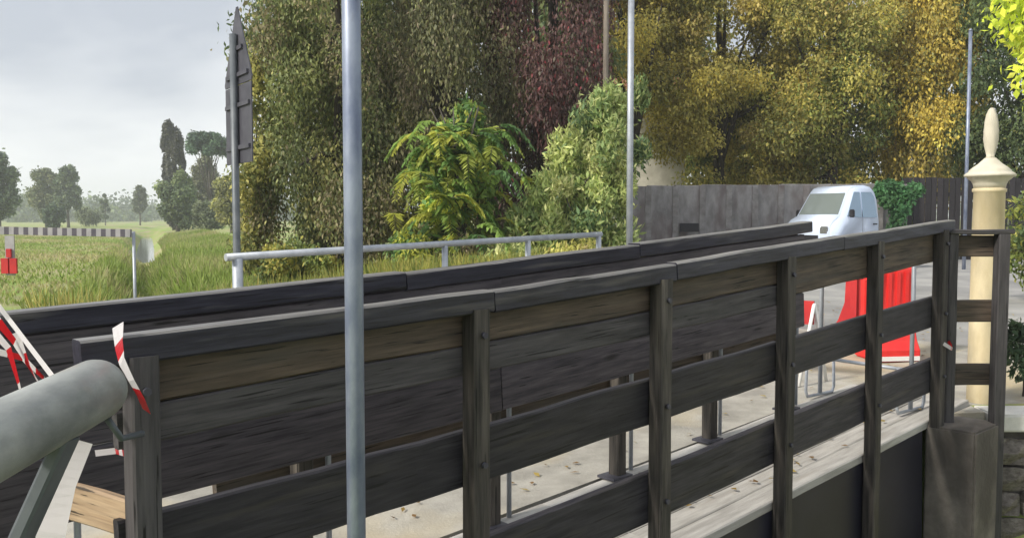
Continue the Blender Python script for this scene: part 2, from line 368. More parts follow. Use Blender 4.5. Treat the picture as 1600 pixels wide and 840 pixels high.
top = [bm.verts.new((p.x, p.y, float(roadz(sv(p.x, p.y)[0])) + 0.01)) for p in pts]; bot = [bm.verts.new((p.x, p.y, -1.2)) for p in pts]
bm.faces.new(top); bm.faces.new(bot[::-1])
for i in range(len(pts)): bm.faces.new((top[i], bot[i], bot[(i + 1) % len(pts)], top[(i + 1) % len(pts)]))
bmesh.ops.recalc_face_normals(bm, faces=bm.faces)
pv = obj('pavement', mesh_from_bm('pavement', bm, M['road']), Matrix.Identity(4)); pv['kind'] = 'structure'; pv['label'] = 'pale pavement at the end of the footway'

# ------------------------------------------------------------------ footbridge deck
fb = thing('footbridge_deck', BR(2.5, 2.7, deckz(2.5)), 'pale weathered plank footway deck with dark side beam', 'footbridge')
for (s0, s1) in ((-3.2, 0.1), (0.105, 3.1), (3.105, 6.34)):
    for k in range(6):
        v = 2.345 + k * 0.141 + random.uniform(-.002, .002); j = random.uniform(-.02, .02)
        board('plank', BR(s0, v, deckz(s0) - 0.025), BR(s1, v, deckz(s1) - 0.025 + random.uniform(-.003, .003)), 0.134, 0.05, M['deck'], fb, segs=6, wob=0.002)
board('side_beam', BR(-0.6, 2.31, deckz(-0.6) - 0.43), BR(5.62, 2.31, deckz(5.62) - 0.43), 0.06, 0.76, M['beam'], fb, wob=0.0)
board('side_beam', BR(-0.6, 3.10, deckz(-0.6) - 0.25), BR(5.62, 3.10, deckz(5.62) - 0.25), 0.06, 0.4, M['beam'], fb, wob=0.0)
for s in (0.8, 2.3, 3.8, 5.2):
    board('cross_bearer', BR(s, 2.34, deckz(s) - 0.16), BR(s, 3.07, deckz(s) - 0.16), 0.1, 0.2, M['beam'], fb, wob=0.0)

# ------------------------------------------------------------------ timber railings
def railing(name, label, posts, s0, s1, vpost, vboard, vcap, low, rows, capcuts, capw, caph=0.072, postm='post'):
    t = thing(name, BR(posts[0], vpost, deckz(posts[0])), label, 'railing')
    for i, s in enumerate(posts):
        ht = 1.185
        pm = 'wood_grey' if (i == 0 and low > .5) else postm
        board('post', BR(s, vpost, deckz(s) - low), BR(s, vpost, deckz(s) + ht), 0.07, 0.07, M[pm], t, up=(UX, UY, 0), segs=4, wob=0.002)
        for hz in (0.28, 0.67, 1.1):
            sgn = -1 if vboard > vpost else 1
            part_tube('bolt', [BR(s, vpost + sgn * 0.037, deckz(s) + hz), BR(s, vpost + sgn * 0.049, deckz(s) + hz)], 0.011, M['sign_back'], t, n=6)
    for (a, b, h0, h1, m) in rows:
        hc = (h0 + h1) / 2
        board('board', BR(a, vboard, deckz(a) + hc), BR(b, vboard, deckz(b) + hc), 0.036, h1 - h0, M[m], t, segs=6, wob=0.003)
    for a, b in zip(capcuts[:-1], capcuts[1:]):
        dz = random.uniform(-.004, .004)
        board('handrail', BR(a + .003, vcap, deckz(a) + 1.242 - caph / 2 + dz), BR(b - .003, vcap, deckz(b) + 1.242 - caph / 2 + dz), capw, caph, M['wood_cap'], t, segs=6, wob=0.003, top=M['wood_worn_skylit'])
    return t
near_posts = [0.825, 1.921, 2.909, 3.88, 4.82, 5.70]
near_rows = []
for (a, b) in ((0.78, 2.91), (2.915, 3.88)):
    near_rows += [(a, b, 1.054, 1.185, 'wood_brown'), (a, b, 0.952, 1.050, 'wood_grey')]
near_rows += [(3.885, 5.74, 0.985, 1.183, 'wood_brown')]
for (a, b) in ((0.78, 1.92), (1.925, 3.88), (3.885, 5.74)):
    near_rows += [(a, b, 0.582, 0.772, 'wood_dark'), (a, b, 0.175, 0.385, 'wood_dark')]
railing('timber_railing', 'dark timber railing with wide planks nearest the camera', near_posts, 0.78, 5.74, 2.235, 2.289, 2.240, 0.95, near_rows,
        [0.68, 1.98, 2.98, 4.4, 5.85], 0.062)
far_posts = [-2.9, -2.0, -1.1, -0.15, 0.8, 1.75, 2.74, 3.65, 4.5, 5.4]
far_rows = []
for (a, b) in ((-3.0, -0.15), (-0.145, 2.74), (2.745, 5.46)):
    far_rows += [(a, b, 0.985, 1.168, 'wood_navy'), (a, b, 0.785, 0.978, 'wood_navy'), (a, b, 0.555, 0.780, 'wood_navy')]
frl = railing('timber_railing', 'dark timber railing on the far side of the footway, against the pale road', far_posts, -3, 5.46, 3.085, 3.030, 3.04, 0.02, far_rows,
        [-3.1, -0.2, 2.2, 3.72, 5.53], 0.085)

board('board', BR(1.42, 3.14, deckz(1.42) + .50), BR(5.46, 3.14, deckz(5.46) + .50), 0.036, 0.13, M['wood_brown'], frl, segs=6)
for s in far_posts:
    part_box('foot_plate', (-.075, -.06, 0.001), (.075, .06, 0.014), M['sign_back'], frl, BM(s - .02, 3.085, deckz(s)))
    part_tube('rod', [BR(s + .13, 3.10, deckz(s + .13)), BR(s + .13, 3.10, deckz(s + .13) + .9)], 0.012, M['steel'], frl, 8)

# wing panel at the far end of the near railing
wg = thing('timber_railing', (2.79, 5.62, 0.33), 'short timber railing panel standing in front of the cream column', 'railing')
board('post', (2.762, 5.62, 0.28), (2.762, 5.62, 1.50), 0.06, 0.06, M['wood_grey'], wg, up=(0, 1, 0), segs=4)
board('post', (3.06, 5.60, -1.1), (3.06, 5.60, 1.50), 0.07, 0.08, M['wood_grey'], wg, up=(0, 1, 0), segs=4)
for z0, z1 in ((1.355, 1.488), (0.94, 1.08), (0.535, 0.672)):
    board('board', (2.735, 5.672, (z0 + z1) / 2), (3.075, 5.655, (z0 + z1) / 2 + .003), 0.03, z1 - z0, M['wood_brown'], wg, segs=2)
board('handrail', (2.73, 5.63, 1.512), (3.12, 5.61, 1.512), 0.11, 0.03, M['wood_grey'], wg, segs=2)

# concrete pedestal under the end posts
pd = obj('concrete_pedestal', None, BM(5.86, 2.26, -1.2)) if False else None
bm = bmesh.new(); bm_box(bm, (-0.215, -0.15, 0), (0.215, 0.15, 1.51), 0.012)
pd = obj('concrete_pedestal', mesh_from_bm('concrete_pedestal', bm, M['pedestal']), BM(5.87, 2.135, -1.2))
tag(pd, 'grey concrete block carrying the last railing posts', 'pedestal')

# plank nailed across the entrance of the footway
pl = board('barrier_plank', BR(0.81, 2.285, 0.84), BR(0.71, 2.62, 0.855), 0.028, 0.10, M['wood_new'], None, segs=3)
tag(pl, 'fresh pale timber plank nailed to the first post across the footway entrance', 'plank')

# ------------------------------------------------------------------ big pipe rail at the left
pr = thing('pipe_railing', (-0.92, 1.75, 0), 'thick grey steel pipe rail on slanted leg in the near left corner', 'pipe railing')
bm = bmesh.new(); L = 2.0
ringz = [(0.0, 0.0), (0.0, 0.055), (0.012, 0.066), (0.03, 0.07), (0.35, 0.07), (1.2, 0.07), (2.0, 0.07)]
bm_tube(bm, [(x, 0, 0) for x, r in ringz[1:]], [r for x, r in ringz[1:]], 36)
obj('pipe', mesh_from_bm('pipe', bm, M['pipe']), frame_mat((-0.95, 2.055, 1.21), (-0.935, 0.055, 1.125)), pr)
board('leg', (-1.45, 1.66, -0.1), (-0.915, 1.82, 1.15), 0.03, 0.07, M['leg'], pr, up=(0, 1, 0), segs=1, wob=0)
board('leg', (-1.45, 0.55, -0.1), (-0.90, 0.65, 1.08), 0.03, 0.07, M['leg'], pr, up=(0, 1, 0), segs=1, wob=0)
part_tube('bracket', [(-0.93, 2.03, 1.145), (-0.905, 2.05, 1.09), (-0.885, 2.12, 1.085)], 0.008, M['leg'], pr, 8)

# ------------------------------------------------------------------ warning tape
def ribbon(name, pts, width, wdir, label, per=0.09, twist=0.0, parent=None):
    pts = [Vector(p) for p in pts]; bm = bmesh.new(); fine = []
    for a, b in zip(pts[:-1], pts[1:]):
        n = max(2, int((b - a).length / 0.02))
        fine += [a.lerp(b, k / n) for k in range(n)]
    fine.append(pts[-1]); acc = 0; prev = None; o = fine[0].copy(); wd = Vector(wdir).normalized()
    for i, p in enumerate(fine):
        q = wd.copy()
        d = (fine[min(i + 1, len(fine) - 1)] - fine[max(i - 1, 0)]).normalized()
        q.rotate(Matrix.Rotation(twist * i / len(fine) + 0.12 * math.sin(i * 0.17), 3, d)); q = (q - d * q.dot(d)).normalized()
        r = [bm.verts.new(p - o + q * width / 2), bm.verts.new(p - o - q * width / 2)]
        if prev:
            f = bm.faces.new((prev[0], prev[1], r[1], r[0])); f.material_index = int(acc / per) % 2; acc += (p - fine[i - 1]).length
        prev = r
    bmesh.ops.solidify(bm, geom=bm.faces[:], thickness=0.0012)
    ob = obj(name, mesh_from_bm(name, bm, [M['tape_white'], M['tape_red']]), Matrix.Translation(o), parent)
    if label: tag(ob, label, 'tape')
    return ob
def P(px, py, Y):                       # photograph pixel -> point of the place at depth Y
    return Vector(((px - 800) / 1400 * Y, Y, EYE - (py - 340) / 1400 * Y))
ribbon('warning_tape', [P(181, 508, 2.16), P(182, 540, 2.05), P(186, 566, 1.99), P(200, 596, 1.98), P(214, 622, 2.0), P(223, 645, 2.03)], 0.030, (1, 0, 0.5), 'red and white tape hanging off the handrail end by the pipe', per=0.085, twist=0.9)
ribbon('warning_tape', [P(-40, 430, 2.25), P(10, 499, 2.25), P(82, 598, 2.12), P(120, 650, 2.08)], 0.013, (1, 0, 0.9), 'thin white tape edge stretched tightly down to the pipe, uppermost strand', per=0.6)
ribbon('warning_tape', [P(-40, 460, 2.35), P(18, 535, 2.35), P(48, 590, 2.3), P(90, 650, 2.2)], 0.03, (1, 0, 0.6), 'crumpled red and white tape strand behind the pipe', per=0.07, twist=1.6)
ribbon('warning_tape', [P(-30, 500, 2.3), P(8, 545, 2.3), P(22, 600, 2.28), P(40, 680, 2.25)], 0.022, (1, 0, 0.3), 'slack red and white tape strand lowest at the left edge', per=0.09, twist=1.2)
ribbon('warning_tape', [P(20, 520, 2.4), P(40, 575, 2.4), P(62, 612, 2.35), P(100, 660, 2.3)], 0.02, (1, 0, 0.6), 'twisted tape strand between the tight strand and the slack one', per=0.06, twist=2.2)
ribbon('warning_tape', [P(-30, 545, 2.45), P(30, 560, 2.45), P(70, 600, 2.4), P(110, 655, 2.35)], 0.02, (1, 0, 0.6), 'farthest sagging red and white tape strand behind the others', per=0.05, twist=1.4)
ribbon('warning_tape', [P(112, 690, 2.02), P(84, 760, 2.0), P(66, 840, 1.98), P(50, 960, 1.98)], 0.07, (1, 0.2, 0), 'broad white tape tail hanging under the pipe beside its leg', per=0.5, twist=0.3)
ribbon('warning_tape', [P(140, 712, 2.5), P(172, 708, 2.5), P(186, 712, 2.42)], 0.018, (0, 0, 1), 'short red and white tape end knotted behind the timber post', per=0.04)
ribbon('warning_tape', [BR(5.66, 2.19, 0.83), BR(5.70, 2.16, 0.80), BR(5.745, 2.17, 0.79), BR(5.76, 2.2, 0.835)], 0.022, (0, 0, 1), 'scrap of red tape tied round the end post above the concrete block', per=0.035)

# ------------------------------------------------------------------ poles
def pole(name, x, y, z1, r, m, label, cat='pole', group=None):
    z0 = float(groundz(x, y)) - 0.1
    t = thing(name, (x, y, z0 + 0.1), label, cat, group)
    part_tube('shaft', [(x, y, z0), (x, y, z1)], [r, r * 0.96], m, t, 20)
    part_tube('base_collar', [(x, y, z0 + 0.1), (x, y, z0 + 0.25)], r * 1.35, m, t, 16)
    return t
pole('metal_pole', -0.375, 2.12, 4.2, 0.0225, M['galv'], 'blue grey metal pole standing in front of the near railing')
x, y = BR(11.08, 9.15, 0).x, BR(11.08, 9.15, 0).y
lp = pole('lamp_post', x, y, 5.6, 0.052, M['steel'], 'pale metal lamp post beside the concrete wall', 'lamp post')
part_tube('arm', [(x, y, 5.02), (x - 0.45, y, 5.02)], 0.025, M['galv'], lp, 10)
lp2 = pole('lamp_post', 10.1, 20.0, 5.7, 0.040, M['galv'], 'thin distant lamp post left of the cream column', 'lamp post')
bm = bmesh.new(); bm_tube(bm, [(0, 0, 0), (0, 0, .05)], [.05, .02], 12); obj('top_cap', mesh_from_bm('top_cap', bm, M['galv']), Matrix.Translation((10.1, 20.0, 5.7)), lp2)
pole('utility_pole', 1.74, 16.8, 8.5, 0.05, M['pole_wood'], 'brown timber utility pole rising behind the pale shrub')

# sign post seen from behind
sp_ = BR(4.42, 9.1, 0); z0 = float(groundz(sp_.x, sp_.y))
sg = thing('road_sign', (sp_.x, sp_.y, z0), 'triangular and square road signs on a post, seen from the back edge on', 'road sign')
part_tube('post', [(sp_.x, sp_.y, z0 - 0.2), (sp_.x, sp_.y, 3.55)], 0.04, M['leg'], sg, 14)
view = Vector((sp_.x, sp_.y, 0)).normalized(); ang = math.atan2(view.y, view.x) + R_(17)
smw = Matrix.Translation((sp_.x, sp_.y, 0)) @ Matrix.Rotation(ang, 4, 'Z')     # local x along the plates
smw = smw @ Matrix.Translation((0, -0.053, 0))
bm = bmesh.new()
tri = [(-0.45, 3.02), (0.45, 3.02), (0.47, 3.06), (0.025, 3.84), (-0.025, 3.84), (-0.47, 3.06)]
fr = [bm.verts.new((a, 0, b)) for a, b in tri]; bk = [bm.verts.new((a, 0.012, b)) for a, b in tri]
bm.faces.new(fr); bm.faces.new(bk[::-1])
for i in range(6): bm.faces.new((fr[i], bk[i], bk[(i + 1) % 6], fr[(i + 1) % 6]))
bmesh.ops.recalc_face_normals(bm, faces=bm.faces)
obj('triangle_plate', mesh_from_bm('triangle_plate', bm, M['sign_back']), smw, sg)
part_box('square_plate', (-0.45, 0, 2.18), (0.45, 0.012, 3.012), M['sign_back'], sg, smw, 0.004)
for z in (2.35, 2.8, 3.12, 3.4):
    hw = 0.40 if z < 3 else 0.40 - (z - 3.06) * 0.6
    part_box('bracket', (-hw, 0.013, z - 0.022), (hw, 0.035, z + 0.022), M['sign_back'], sg, smw)

# ------------------------------------------------------------------ metal guard rail across the road
mr = thing('metal_railing', BR(4.15, 8.8, float(roadz(4.15))), 'grey metal tube railing along the far edge of the road', 'railing')
def mrz(s): return 1.19 + (s - 4.15) * 0.0285
sm_posts = [4.28, 5.70, 7.05, 8.5, 9.95]
for s in sm_posts:
    part_tube('post', [BR(s, 8.8, float(roadz(s)) - 0.05), BR(s, 8.8, mrz(s) - 0.02)], 0.04 if s > 4.5 else 0.055, M['steel'], mr, 12)
part_tube('top_rail', [BR(4.15, 8.8, mrz(4.15)), BR(7, 8.8, mrz(7)), BR(10, 8.8, mrz(10))], 0.040, M['steel'], mr, 14)
part_tube('lower_rail', [BR(4.28, 8.8, mrz(4.28) - 0.48), BR(9.95, 8.8, mrz(9.95) - 0.48)], 0.025, M['steel'], mr, 10)

# ------------------------------------------------------------------ striped bar at the left
sb = thing('striped_barrier', (-4.93, 11.6, float(groundz(-4.93, 11.6))), 'black and white striped bar on thin posts over the field edge', 'barrier')
bm = bmesh.new(); n = 80; Lb = 5.0; rg = []
for i in range(n + 1): rg.append([bm.verts.new((-Lb * i / n, a, b)) for a, b in ((-.03, -.05), (.03, -.05), (.03, .05), (-.03, .05))])
for i in range(n):
    for j in range(4):
        f = bm.faces.new((rg[i][j], rg[i + 1][j], rg[i + 1][(j + 1) % 4], rg[i][(j + 1) % 4])); f.material_index = i % 2
bm.faces.new(rg[0]); bm.faces.new(rg[-1]); bmesh.ops.recalc_face_normals(bm, faces=bm.faces)
obj('bar', mesh_from_bm('bar', bm, [M['bar_pale'], M['bar_dark']]), Matrix.Translation((-4.93, 11.6, 1.40)) @ Matrix.Rotation(R_(-1.2), 4, 'Y').inverted(), sb)
for xx in (-4.93, -9.7):
    part_tube('post', [(xx, 11.68, float(groundz(xx, 11.68)) - .1), (xx, 11.68, 1.42)], 0.022, M['steel'], sb, 8)
hm = thing('marker_lamp', (-6.47, 11.52, 1.0), 'small red and white marker panel below the striped bar', 'marker')
for dx in (-0.055, 0.055):
    part_box('red_panel', (-6.47 + dx - .045, 11.5, 0.885), (-6.47 + dx + .045, 11.53, 1.08), M['red_dark'], hm)
part_box('upper_panel', (-6.50, 11.5, 1.09), (-6.44, 11.53, 1.20), M['red_dark'], hm)
part_box('hanger', (-6.53, 11.535, 0.86), (-6.41, 11.55, 1.37), M['bar_pale'], hm)

# ------------------------------------------------------------------ cream column
cx, cy = 3.25, 6.12; cz = 0.33; CS = Matrix.Diagonal((.871, .871, .871, 1))
co = thing('garden_column', (cx, cy, cz), 'cream painted column with moulded capital and flame finial', 'column')
bm = bmesh.new(); bm_lathe(bm, [(0.122, -0.1), (0.119, 0.20), (0.117, 0.7), (0.112, 1.46), (0.122, 1.465), (0.122, 1.485), (0.113, 1.49)], 40)
obj('shaft', mesh_from_bm('shaft', bm, M['cream']), Matrix.Translation((cx, cy, cz)) @ Matrix.Diagonal((.871, .871, .987, 1)), co)
bm = bmesh.new(); bm_lathe(bm, [(0.112, 0.0), (0.118, 0.03), (0.130, 0.055), (0.155, 0.075), (0.160, 0.085), (0.182, 0.09), (0.184, 0.105), (0.172, 0.115), (0.150, 0.13), (0.150, 0.138), (0.120, 0.165), (0.085, 0.19), (0.055, 0.22), (0.040, 0.235)], 40)
cap = obj('capital', mesh_from_bm('capital', bm, M['cream_pale']), Matrix.Translation((cx, cy, cz + 1.470)) @ CS, co)
bm = bmesh.new(); prof = [(0.036, 0), (0.028, 0.02), (0.032, 0.04), (0.043, 0.09), (0.051, 0.15), (0.053, 0.21), (0.048, 0.28), (0.036, 0.34), (0.022, 0.375), (0.010, 0.39)]
nn = 24; rings = [[bm.verts.new((r * (1 + 0.09 * math.cos(6 * (2 * math.pi * k / nn + z * 4))) * math.cos(2 * math.pi * k / nn), r * (1 + 0.09 * math.cos(6 * (2 * math.pi * k / nn + z * 4))) * math.sin(2 * math.pi * k / nn), z)) for k in range(nn)] for r, z in prof]
for i in range(len(rings) - 1):
    for j in range(nn): bm.faces.new((rings[i][j], rings[i][(j + 1) % nn], rings[i + 1][(j + 1) % nn], rings[i + 1][j])).smooth = True
bm.faces.new(rings[0][::-1]); bm.faces.new(rings[-1])
obj('finial', mesh_from_bm('finial', bm, M['cream_pale']), Matrix.Translation((cx, cy, cz + 1.470 + 0.232 * .871)) @ CS, co)

# ------------------------------------------------------------------ stone wall at lower right
sw = thing('stone_wall', (4.5, 6.1, -1.2), 'rough brown stone retaining wall beside the concrete block', 'wall')
part_box('core', (3.105, 5.80, -1.35), (6.4, 6.0, 0.22), M['mortar'], sw)
stone_me = []
for k in range(5):
    bm = bmesh.new(); bm_box(bm, (-0.5, -0.06, -0.5), (0.5, 0.06, 0.5)); bmesh.ops.subdivide_edges(bm, edges=bm.edges[:], cuts=1, use_grid_fill=True)
    for v in bm.verts:
        c = Vector(v.co); rr = max(abs(c.x), abs(c.z))
        v.co += Vector((random.uniform(-.05, .05) - c.x * .12 * (abs(c.z) > .4), random.uniform(-.018, .018) + (0.02 if rr > .4 else -0.02) * (1 if c.y < 0 else 0), random.uniform(-.05, .05) - c.z * .12 * (abs(c.x) > .4)))
    stone_me.append(mesh_from_bm('stone', bm, M['stone']))
z = -1.2
while z < 0.14:
    hgt = random.uniform(0.13, 0.20); hgt = min(hgt, 0.215 - z); x = 3.10
    while x < 5.6:
        wd = random.uniform(0.17, 0.36)
        mw = Matrix.Translation((x + wd / 2, 5.78 + random.uniform(-.015, .015), z + hgt / 2)) @ Matrix.Diagonal((wd - 0.018, 1.0, hgt - 0.016, 1))
        obj('stone', random.choice(stone_me), mw, sw); x += wd
    z += hgt
for k in range(4):
    part_box('coping', (3.11 + k * 0.8, 5.70, 0.222), (3.11 + k * 0.8 + 0.793, 6.0, 0.335), M['kerb'], sw, bev=0.012)

# ------------------------------------------------------------------ site barriers at the end of the bridge
def red_barrier(s, v, rz, L, label, m):
    z0 = float(roadz(s)); c = BR(s, v, z0)
    t = thing('plastic_barrier', c, label, 'barrier', 'red plastic barriers closing the road', rz)
    mw = WM[t.name]
    bm = bmesh.new(); prof = [(-.20, 0), (-.20, .10), (-.15, .18), (-.09, .36), (-.075, .80), (-.055, .83), (.055, .83), (.075, .80), (.09, .36), (.15, .18), (.20, .10), (.20, 0)]
    a = [bm.verts.new((-L / 2, p, q)) for p, q in prof]; b = [bm.verts.new((L / 2, p, q)) for p, q in prof]
    for i in range(len(prof)): bm.faces.new((a[i], b[i], b[(i + 1) % len(prof)], a[(i + 1) % len(prof)]))
    bm.faces.new(a); bm.faces.new(b); bmesh.ops.recalc_face_normals(bm, faces=bm.faces)
    bmesh.ops.bevel(bm, geom=[e for e in bm.edges if e.calc_face_angle(0) > 0.6], offset=0.015, segments=2, affect='EDGES')
    obj('body', mesh_from_bm('body', bm, m), mw, t)
    for q in (-.30, -.1, .1, .30):
        part_box('rib', (q * L - .025, -.094, .36), (q * L + .025, -.074, .78), m, t, mw, 0.008)
    part_box('base_strip', (-L / 2 + .02, -.215, 0.012), (L / 2 - .02, -.203, 0.05), M['white'], t, mw)
    bm = bmesh.new(); bm_tube(bm, [(-.08, 0, .825), (-.08, 0, .86)], 0.035, 14); obj('filler_cap', mesh_from_bm('filler_cap', bm, M['white']), mw, t)
    for e in (-1, 1): part_box('joint_lug', (e * (L / 2 + .02) - .02, -.03, .15), (e * (L / 2 + .02) + .02, .03, .7), m, t, mw)
    return t
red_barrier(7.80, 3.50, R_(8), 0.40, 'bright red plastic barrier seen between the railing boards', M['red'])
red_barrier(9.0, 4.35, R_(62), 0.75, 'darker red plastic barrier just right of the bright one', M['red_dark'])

cb_ = thing('crowd_barrier', BR(5.78, 2.75, deckz(5.78)), 'thin steel crowd barrier with hoop feet across the footway end', 'barrier')
A, B = BR(5.80, 2.44, deckz(5.8)), BR(5.86, 3.10, deckz(5.86))
up = Vector((0, 0, 1)); ax = (B - A).normalized(); side = ax.cross(up)
for p in (A, B):
    part_tube('hoop_foot', [p + side * .16 + up * .30, p + side * .17 + up * .05, p + side * .15 + up * .012, p - side * .15 + up * .012, p - side * .17 + up * .05, p - side * .16 + up * .30], 0.011, M['steel'], cb_, 8)
part_tube('frame', [A + up * .02, A + up * .96, A + ax * .05 + up * 1.0, B - ax * .05 + up * 1.0, B + up * .96, B + up * .02], 0.015, M['steel'], cb_, 8)
part_tube('bottom_bar', [A + up * .27, B + up * .27], 0.012, M['steel'], cb_, 8)
tb = thing('trestle_board', BR(6.5, 3.55, float(roadz(6.5))), 'small red and white striped trestle board behind the railing', 'trestle')
c0 = BR(6.35, 3.42, float(roadz(6.35))); c1 = BR(6.15, 4.3, float(roadz(6.15)))
bm = bmesh.new(); Lx = (c1 - c0).length; k = 6
for i in range(k): bm_box(bm, (Lx * i / k, -.012, -.09), (Lx * (i + 1) / k, .012, .09), 0, i % 2)
obj('striped_plank', mesh_from_bm('striped_plank', bm, [M['red_dark'], M['white']]), frame_mat(c0 + up * .55, c1 + up * .55), tb)
for c in (c0, c1):
    part_tube('leg', [c + Vector((.14, .1, 0)), c + up * .62], 0.014, M['white'], tb, 8)
    part_tube('leg', [c - Vector((.14, .1, 0)), c + up * .62], 0.014, M['white'], tb, 8)

# ------------------------------------------------------------------ small pickup truck
def truck():
    X, Y = 7.55, 20.3; s, v = sv(X, Y); z0 = float(roadz(s))
    t = thing('pickup_truck', (X, Y, z0), 'small white pickup truck with blunt cab parked by the wall', 'truck', rz=math.atan2(-0.50, -0.86))
    mw = WM[t.name] @ Matrix.Diagonal((.84, .90, 1.07, 1))
    # cab: side profile with narrower roof
    prof = [(-.42, .38), (-.43, 1.0), (-.40, 1.45), (-.33, 1.62), (-.20, 1.71), (.05, 1.745), (.42, 1.73), (.60, 1.685), (.70, 1.61), (1.10, 1.11), (1.32, 1.03), (1.46, .93), (1.50, .78), (1.51, .45), (1.46, .36), (1.02, .36), (.98, .55), (.82, .68), (.62, .68), (.46, .55), (.42, .36)]
    def hw(z): return 0.71 if z < 1.02 else 0.71 - (z - 1.02) * 0.17
    bm = bmesh.new(); a = [bm.verts.new((x, hw(z), z)) for x, z in prof]; b = [bm.verts.new((x, -hw(z), z)) for x, z in prof]
    n = len(prof)
    for i in range(n): bm.faces.new((a[i], a[(i + 1) % n], b[(i + 1) % n], b[i]))
    bm.faces.new(a[::-1]); bm.faces.new(b); bmesh.ops.recalc_face_normals(bm, faces=bm.faces)
    bmesh.ops.bevel(bm, geom=[e for e in bm.edges if any(len(f.verts) > 8 for f in e.link_faces)], offset=0.05, segments=3, affect='EDGES', clamp_overlap=True)
    obj('cab', mesh_from_bm('cab', bm, M['paint_white'], True), mw, t)
    def pane(name, pts, m, off, parent=t, th=0.008):
        q = [Vector(p) for p in pts]; nrm = (q[1] - q[0]).cross(q[-1] - q[0]).normalized()
        if nrm.dot(off) < 0: nrm = -nrm
        bm = bmesh.new(); f0 = [bm.verts.new(p - nrm * th) for p in q]; f1 = [bm.verts.new(p + nrm * th) for p in q]
        bm.faces.new(f0); bm.faces.new(f1)
        for i in range(len(q)): bm.faces.new((f0[i], f1[i], f1[(i + 1) % len(q)], f0[(i + 1) % len(q)]))
        bmesh.ops.recalc_face_normals(bm, faces=bm.faces)
        return obj(name, mesh_from_bm(name, bm, m), mw, parent)
    pane('windscreen', [(1.075, .60, 1.142), (1.075, -.60, 1.142), (.728, -.535, 1.575), (.728, .535, 1.575)], M['glass'], Vector((1, 0, 1)))
    for e in (1, -1):
        def y(z): return e * (hw(z) + 0.001)
        pane('side_window', [(.86, y(1.10), 1.10), (.30, y(1.08), 1.08), (.30, y(1.60), 1.60), (.52, y(1.60), 1.60)], M['glass_side'], Vector((0, e, 0)))
        pane('side_window', [(.24, y(1.08), 1.08), (-.30, y(1.08), 1.08), (-.26, y(1.50), 1.50), (-.16, y(1.60), 1.60), (.24, y(1.60), 1.60)], M['glass_side'], Vector((0, e, 0)))
        part_box('door_handle', (-.28, e * .722 - .012, .93), (-.14, e * .722 + .012, .96), M['black'], t, mw)
        part_box('mirror', (.80, e * .82 - .07, 1.08), (.87, e * .82 + .07, 1.24), M['black'], t, mw, 0.02)
        part_box('headlight', (1.43, e * .52 - .12, .74), (1.515, e * .52 + .12, .90), M['chrome'], t, mw, 0.02)
    part_box('door_seam', (.262, -.7125, .50), (.270, -.7105, 1.06), M['black'], t, mw)
    part_box('door_seam', (.262, .7105, .50), (.270, .7125, 1.06), M['black'], t, mw)
    part_box('grille', (1.492, -.36, .60), (1.515, .36, .72), M['black'], t, mw, 0.01)
    part_box('bumper', (1.46, -.70, .36), (1.57, .70, .54), M['black'], t, mw, 0.03)
    part_box('load_bed', (-2.05, -.72, .46), (-.50, .72, .52), M['paint_white'], t, mw)
    for e in (1, -1): part_box('bed_side', (-2.05, e * .71 - .015, .52), (-.50, e * .71 + .015, .76), M['paint_white'], t, mw)
    part_box('tailgate', (-2.07, -.72, .52), (-2.04, .72, .76), M['paint_white'], t, mw)
    part_box('chassis', (-1.95, -.35, .30), (.4, .35, .455), M['black'], t, mw)
    for xx in (.72, -1.35):
        for e in (1, -1):
            bm = bmesh.new(); bm_tube(bm, [(0, -.08, 0), (0, -.06, 0), (0, .06, 0), (0, .08, 0)], [.24, .28, .28, .24], 24)
            wmw = mw @ Matrix.Translation((xx, e * .62, .28)); wh = obj('wheel', mesh_from_bm('wheel', bm, M['rubber']), wmw, t)
            bm = bmesh.new(); bm_tube(bm, [(0, e * .082, 0), (0, e * .088, 0)], [.17, .15], 18); obj('rim', mesh_from_bm('rim', bm, M['chrome']), wmw, wh)
    return t
truck()

# ------------------------------------------------------------------ walls and fence behind
cw = thing('concrete_wall', (6.9, 23.6, 0.4), 'grey stained concrete panel wall behind the white truck', 'wall')
p0, p1 = Vector((2.7, 22.6, 0)), Vector((10.65, 24.5, 0)); nP = 11; dd = (p1 - p0) / nP
for i in range(nP):
    a, b = p0 + dd * i, p0 + dd * (i + 1); g_ = dd.normalized() * 0.012
    h = 2.02 + 0.012 * i + random.uniform(-.015, .015)
    board('panel', a + g_ + Vector((0, 0, 0.38 + h / 2)), b - g_ + Vector((0, 0, 0.38 + h / 2)), 0.12, h, M['wall_concrete'], cw, segs=2, wob=0.006, bev=0.012)
for i in range(nP + 1):
    a = p0 + dd * i
    board('pier', a + Vector((0.02, -.03, 0.3)), a + Vector((0.02, -.03, 2.38 + 0.012 * i)), 0.16, 0.13, M['wall_concrete'], cw, up=(0, 1, 0), segs=1, wob=0)
part_box('vent', (4.28, 22.80, 1.24), (4.75, 22.87, 1.46), M['black'], cw)
df = thing('board_fence', (12.2, 24.9, 0.4), 'near black vertical board fence right of the concrete wall', 'fence')
for i in range(22):
    xx = 10.80 + i * 0.165; hh = 2.30 + random.uniform(-.02, .02)
    board('board', (xx, 24.75 + .02 * (i % 2), 0.4), (xx, 24.75 + .02 * (i % 2), 0.4 + hh), 0.155, 0.025, M['fence_dark'], df, up=(0, 1, 0), segs=1, wob=0.002)
for zz in (0.8, 2.2): part_box('rail', (10.7, 24.83, zz), (14.4, 24.90, zz + .1), M['fence_dark'], df)

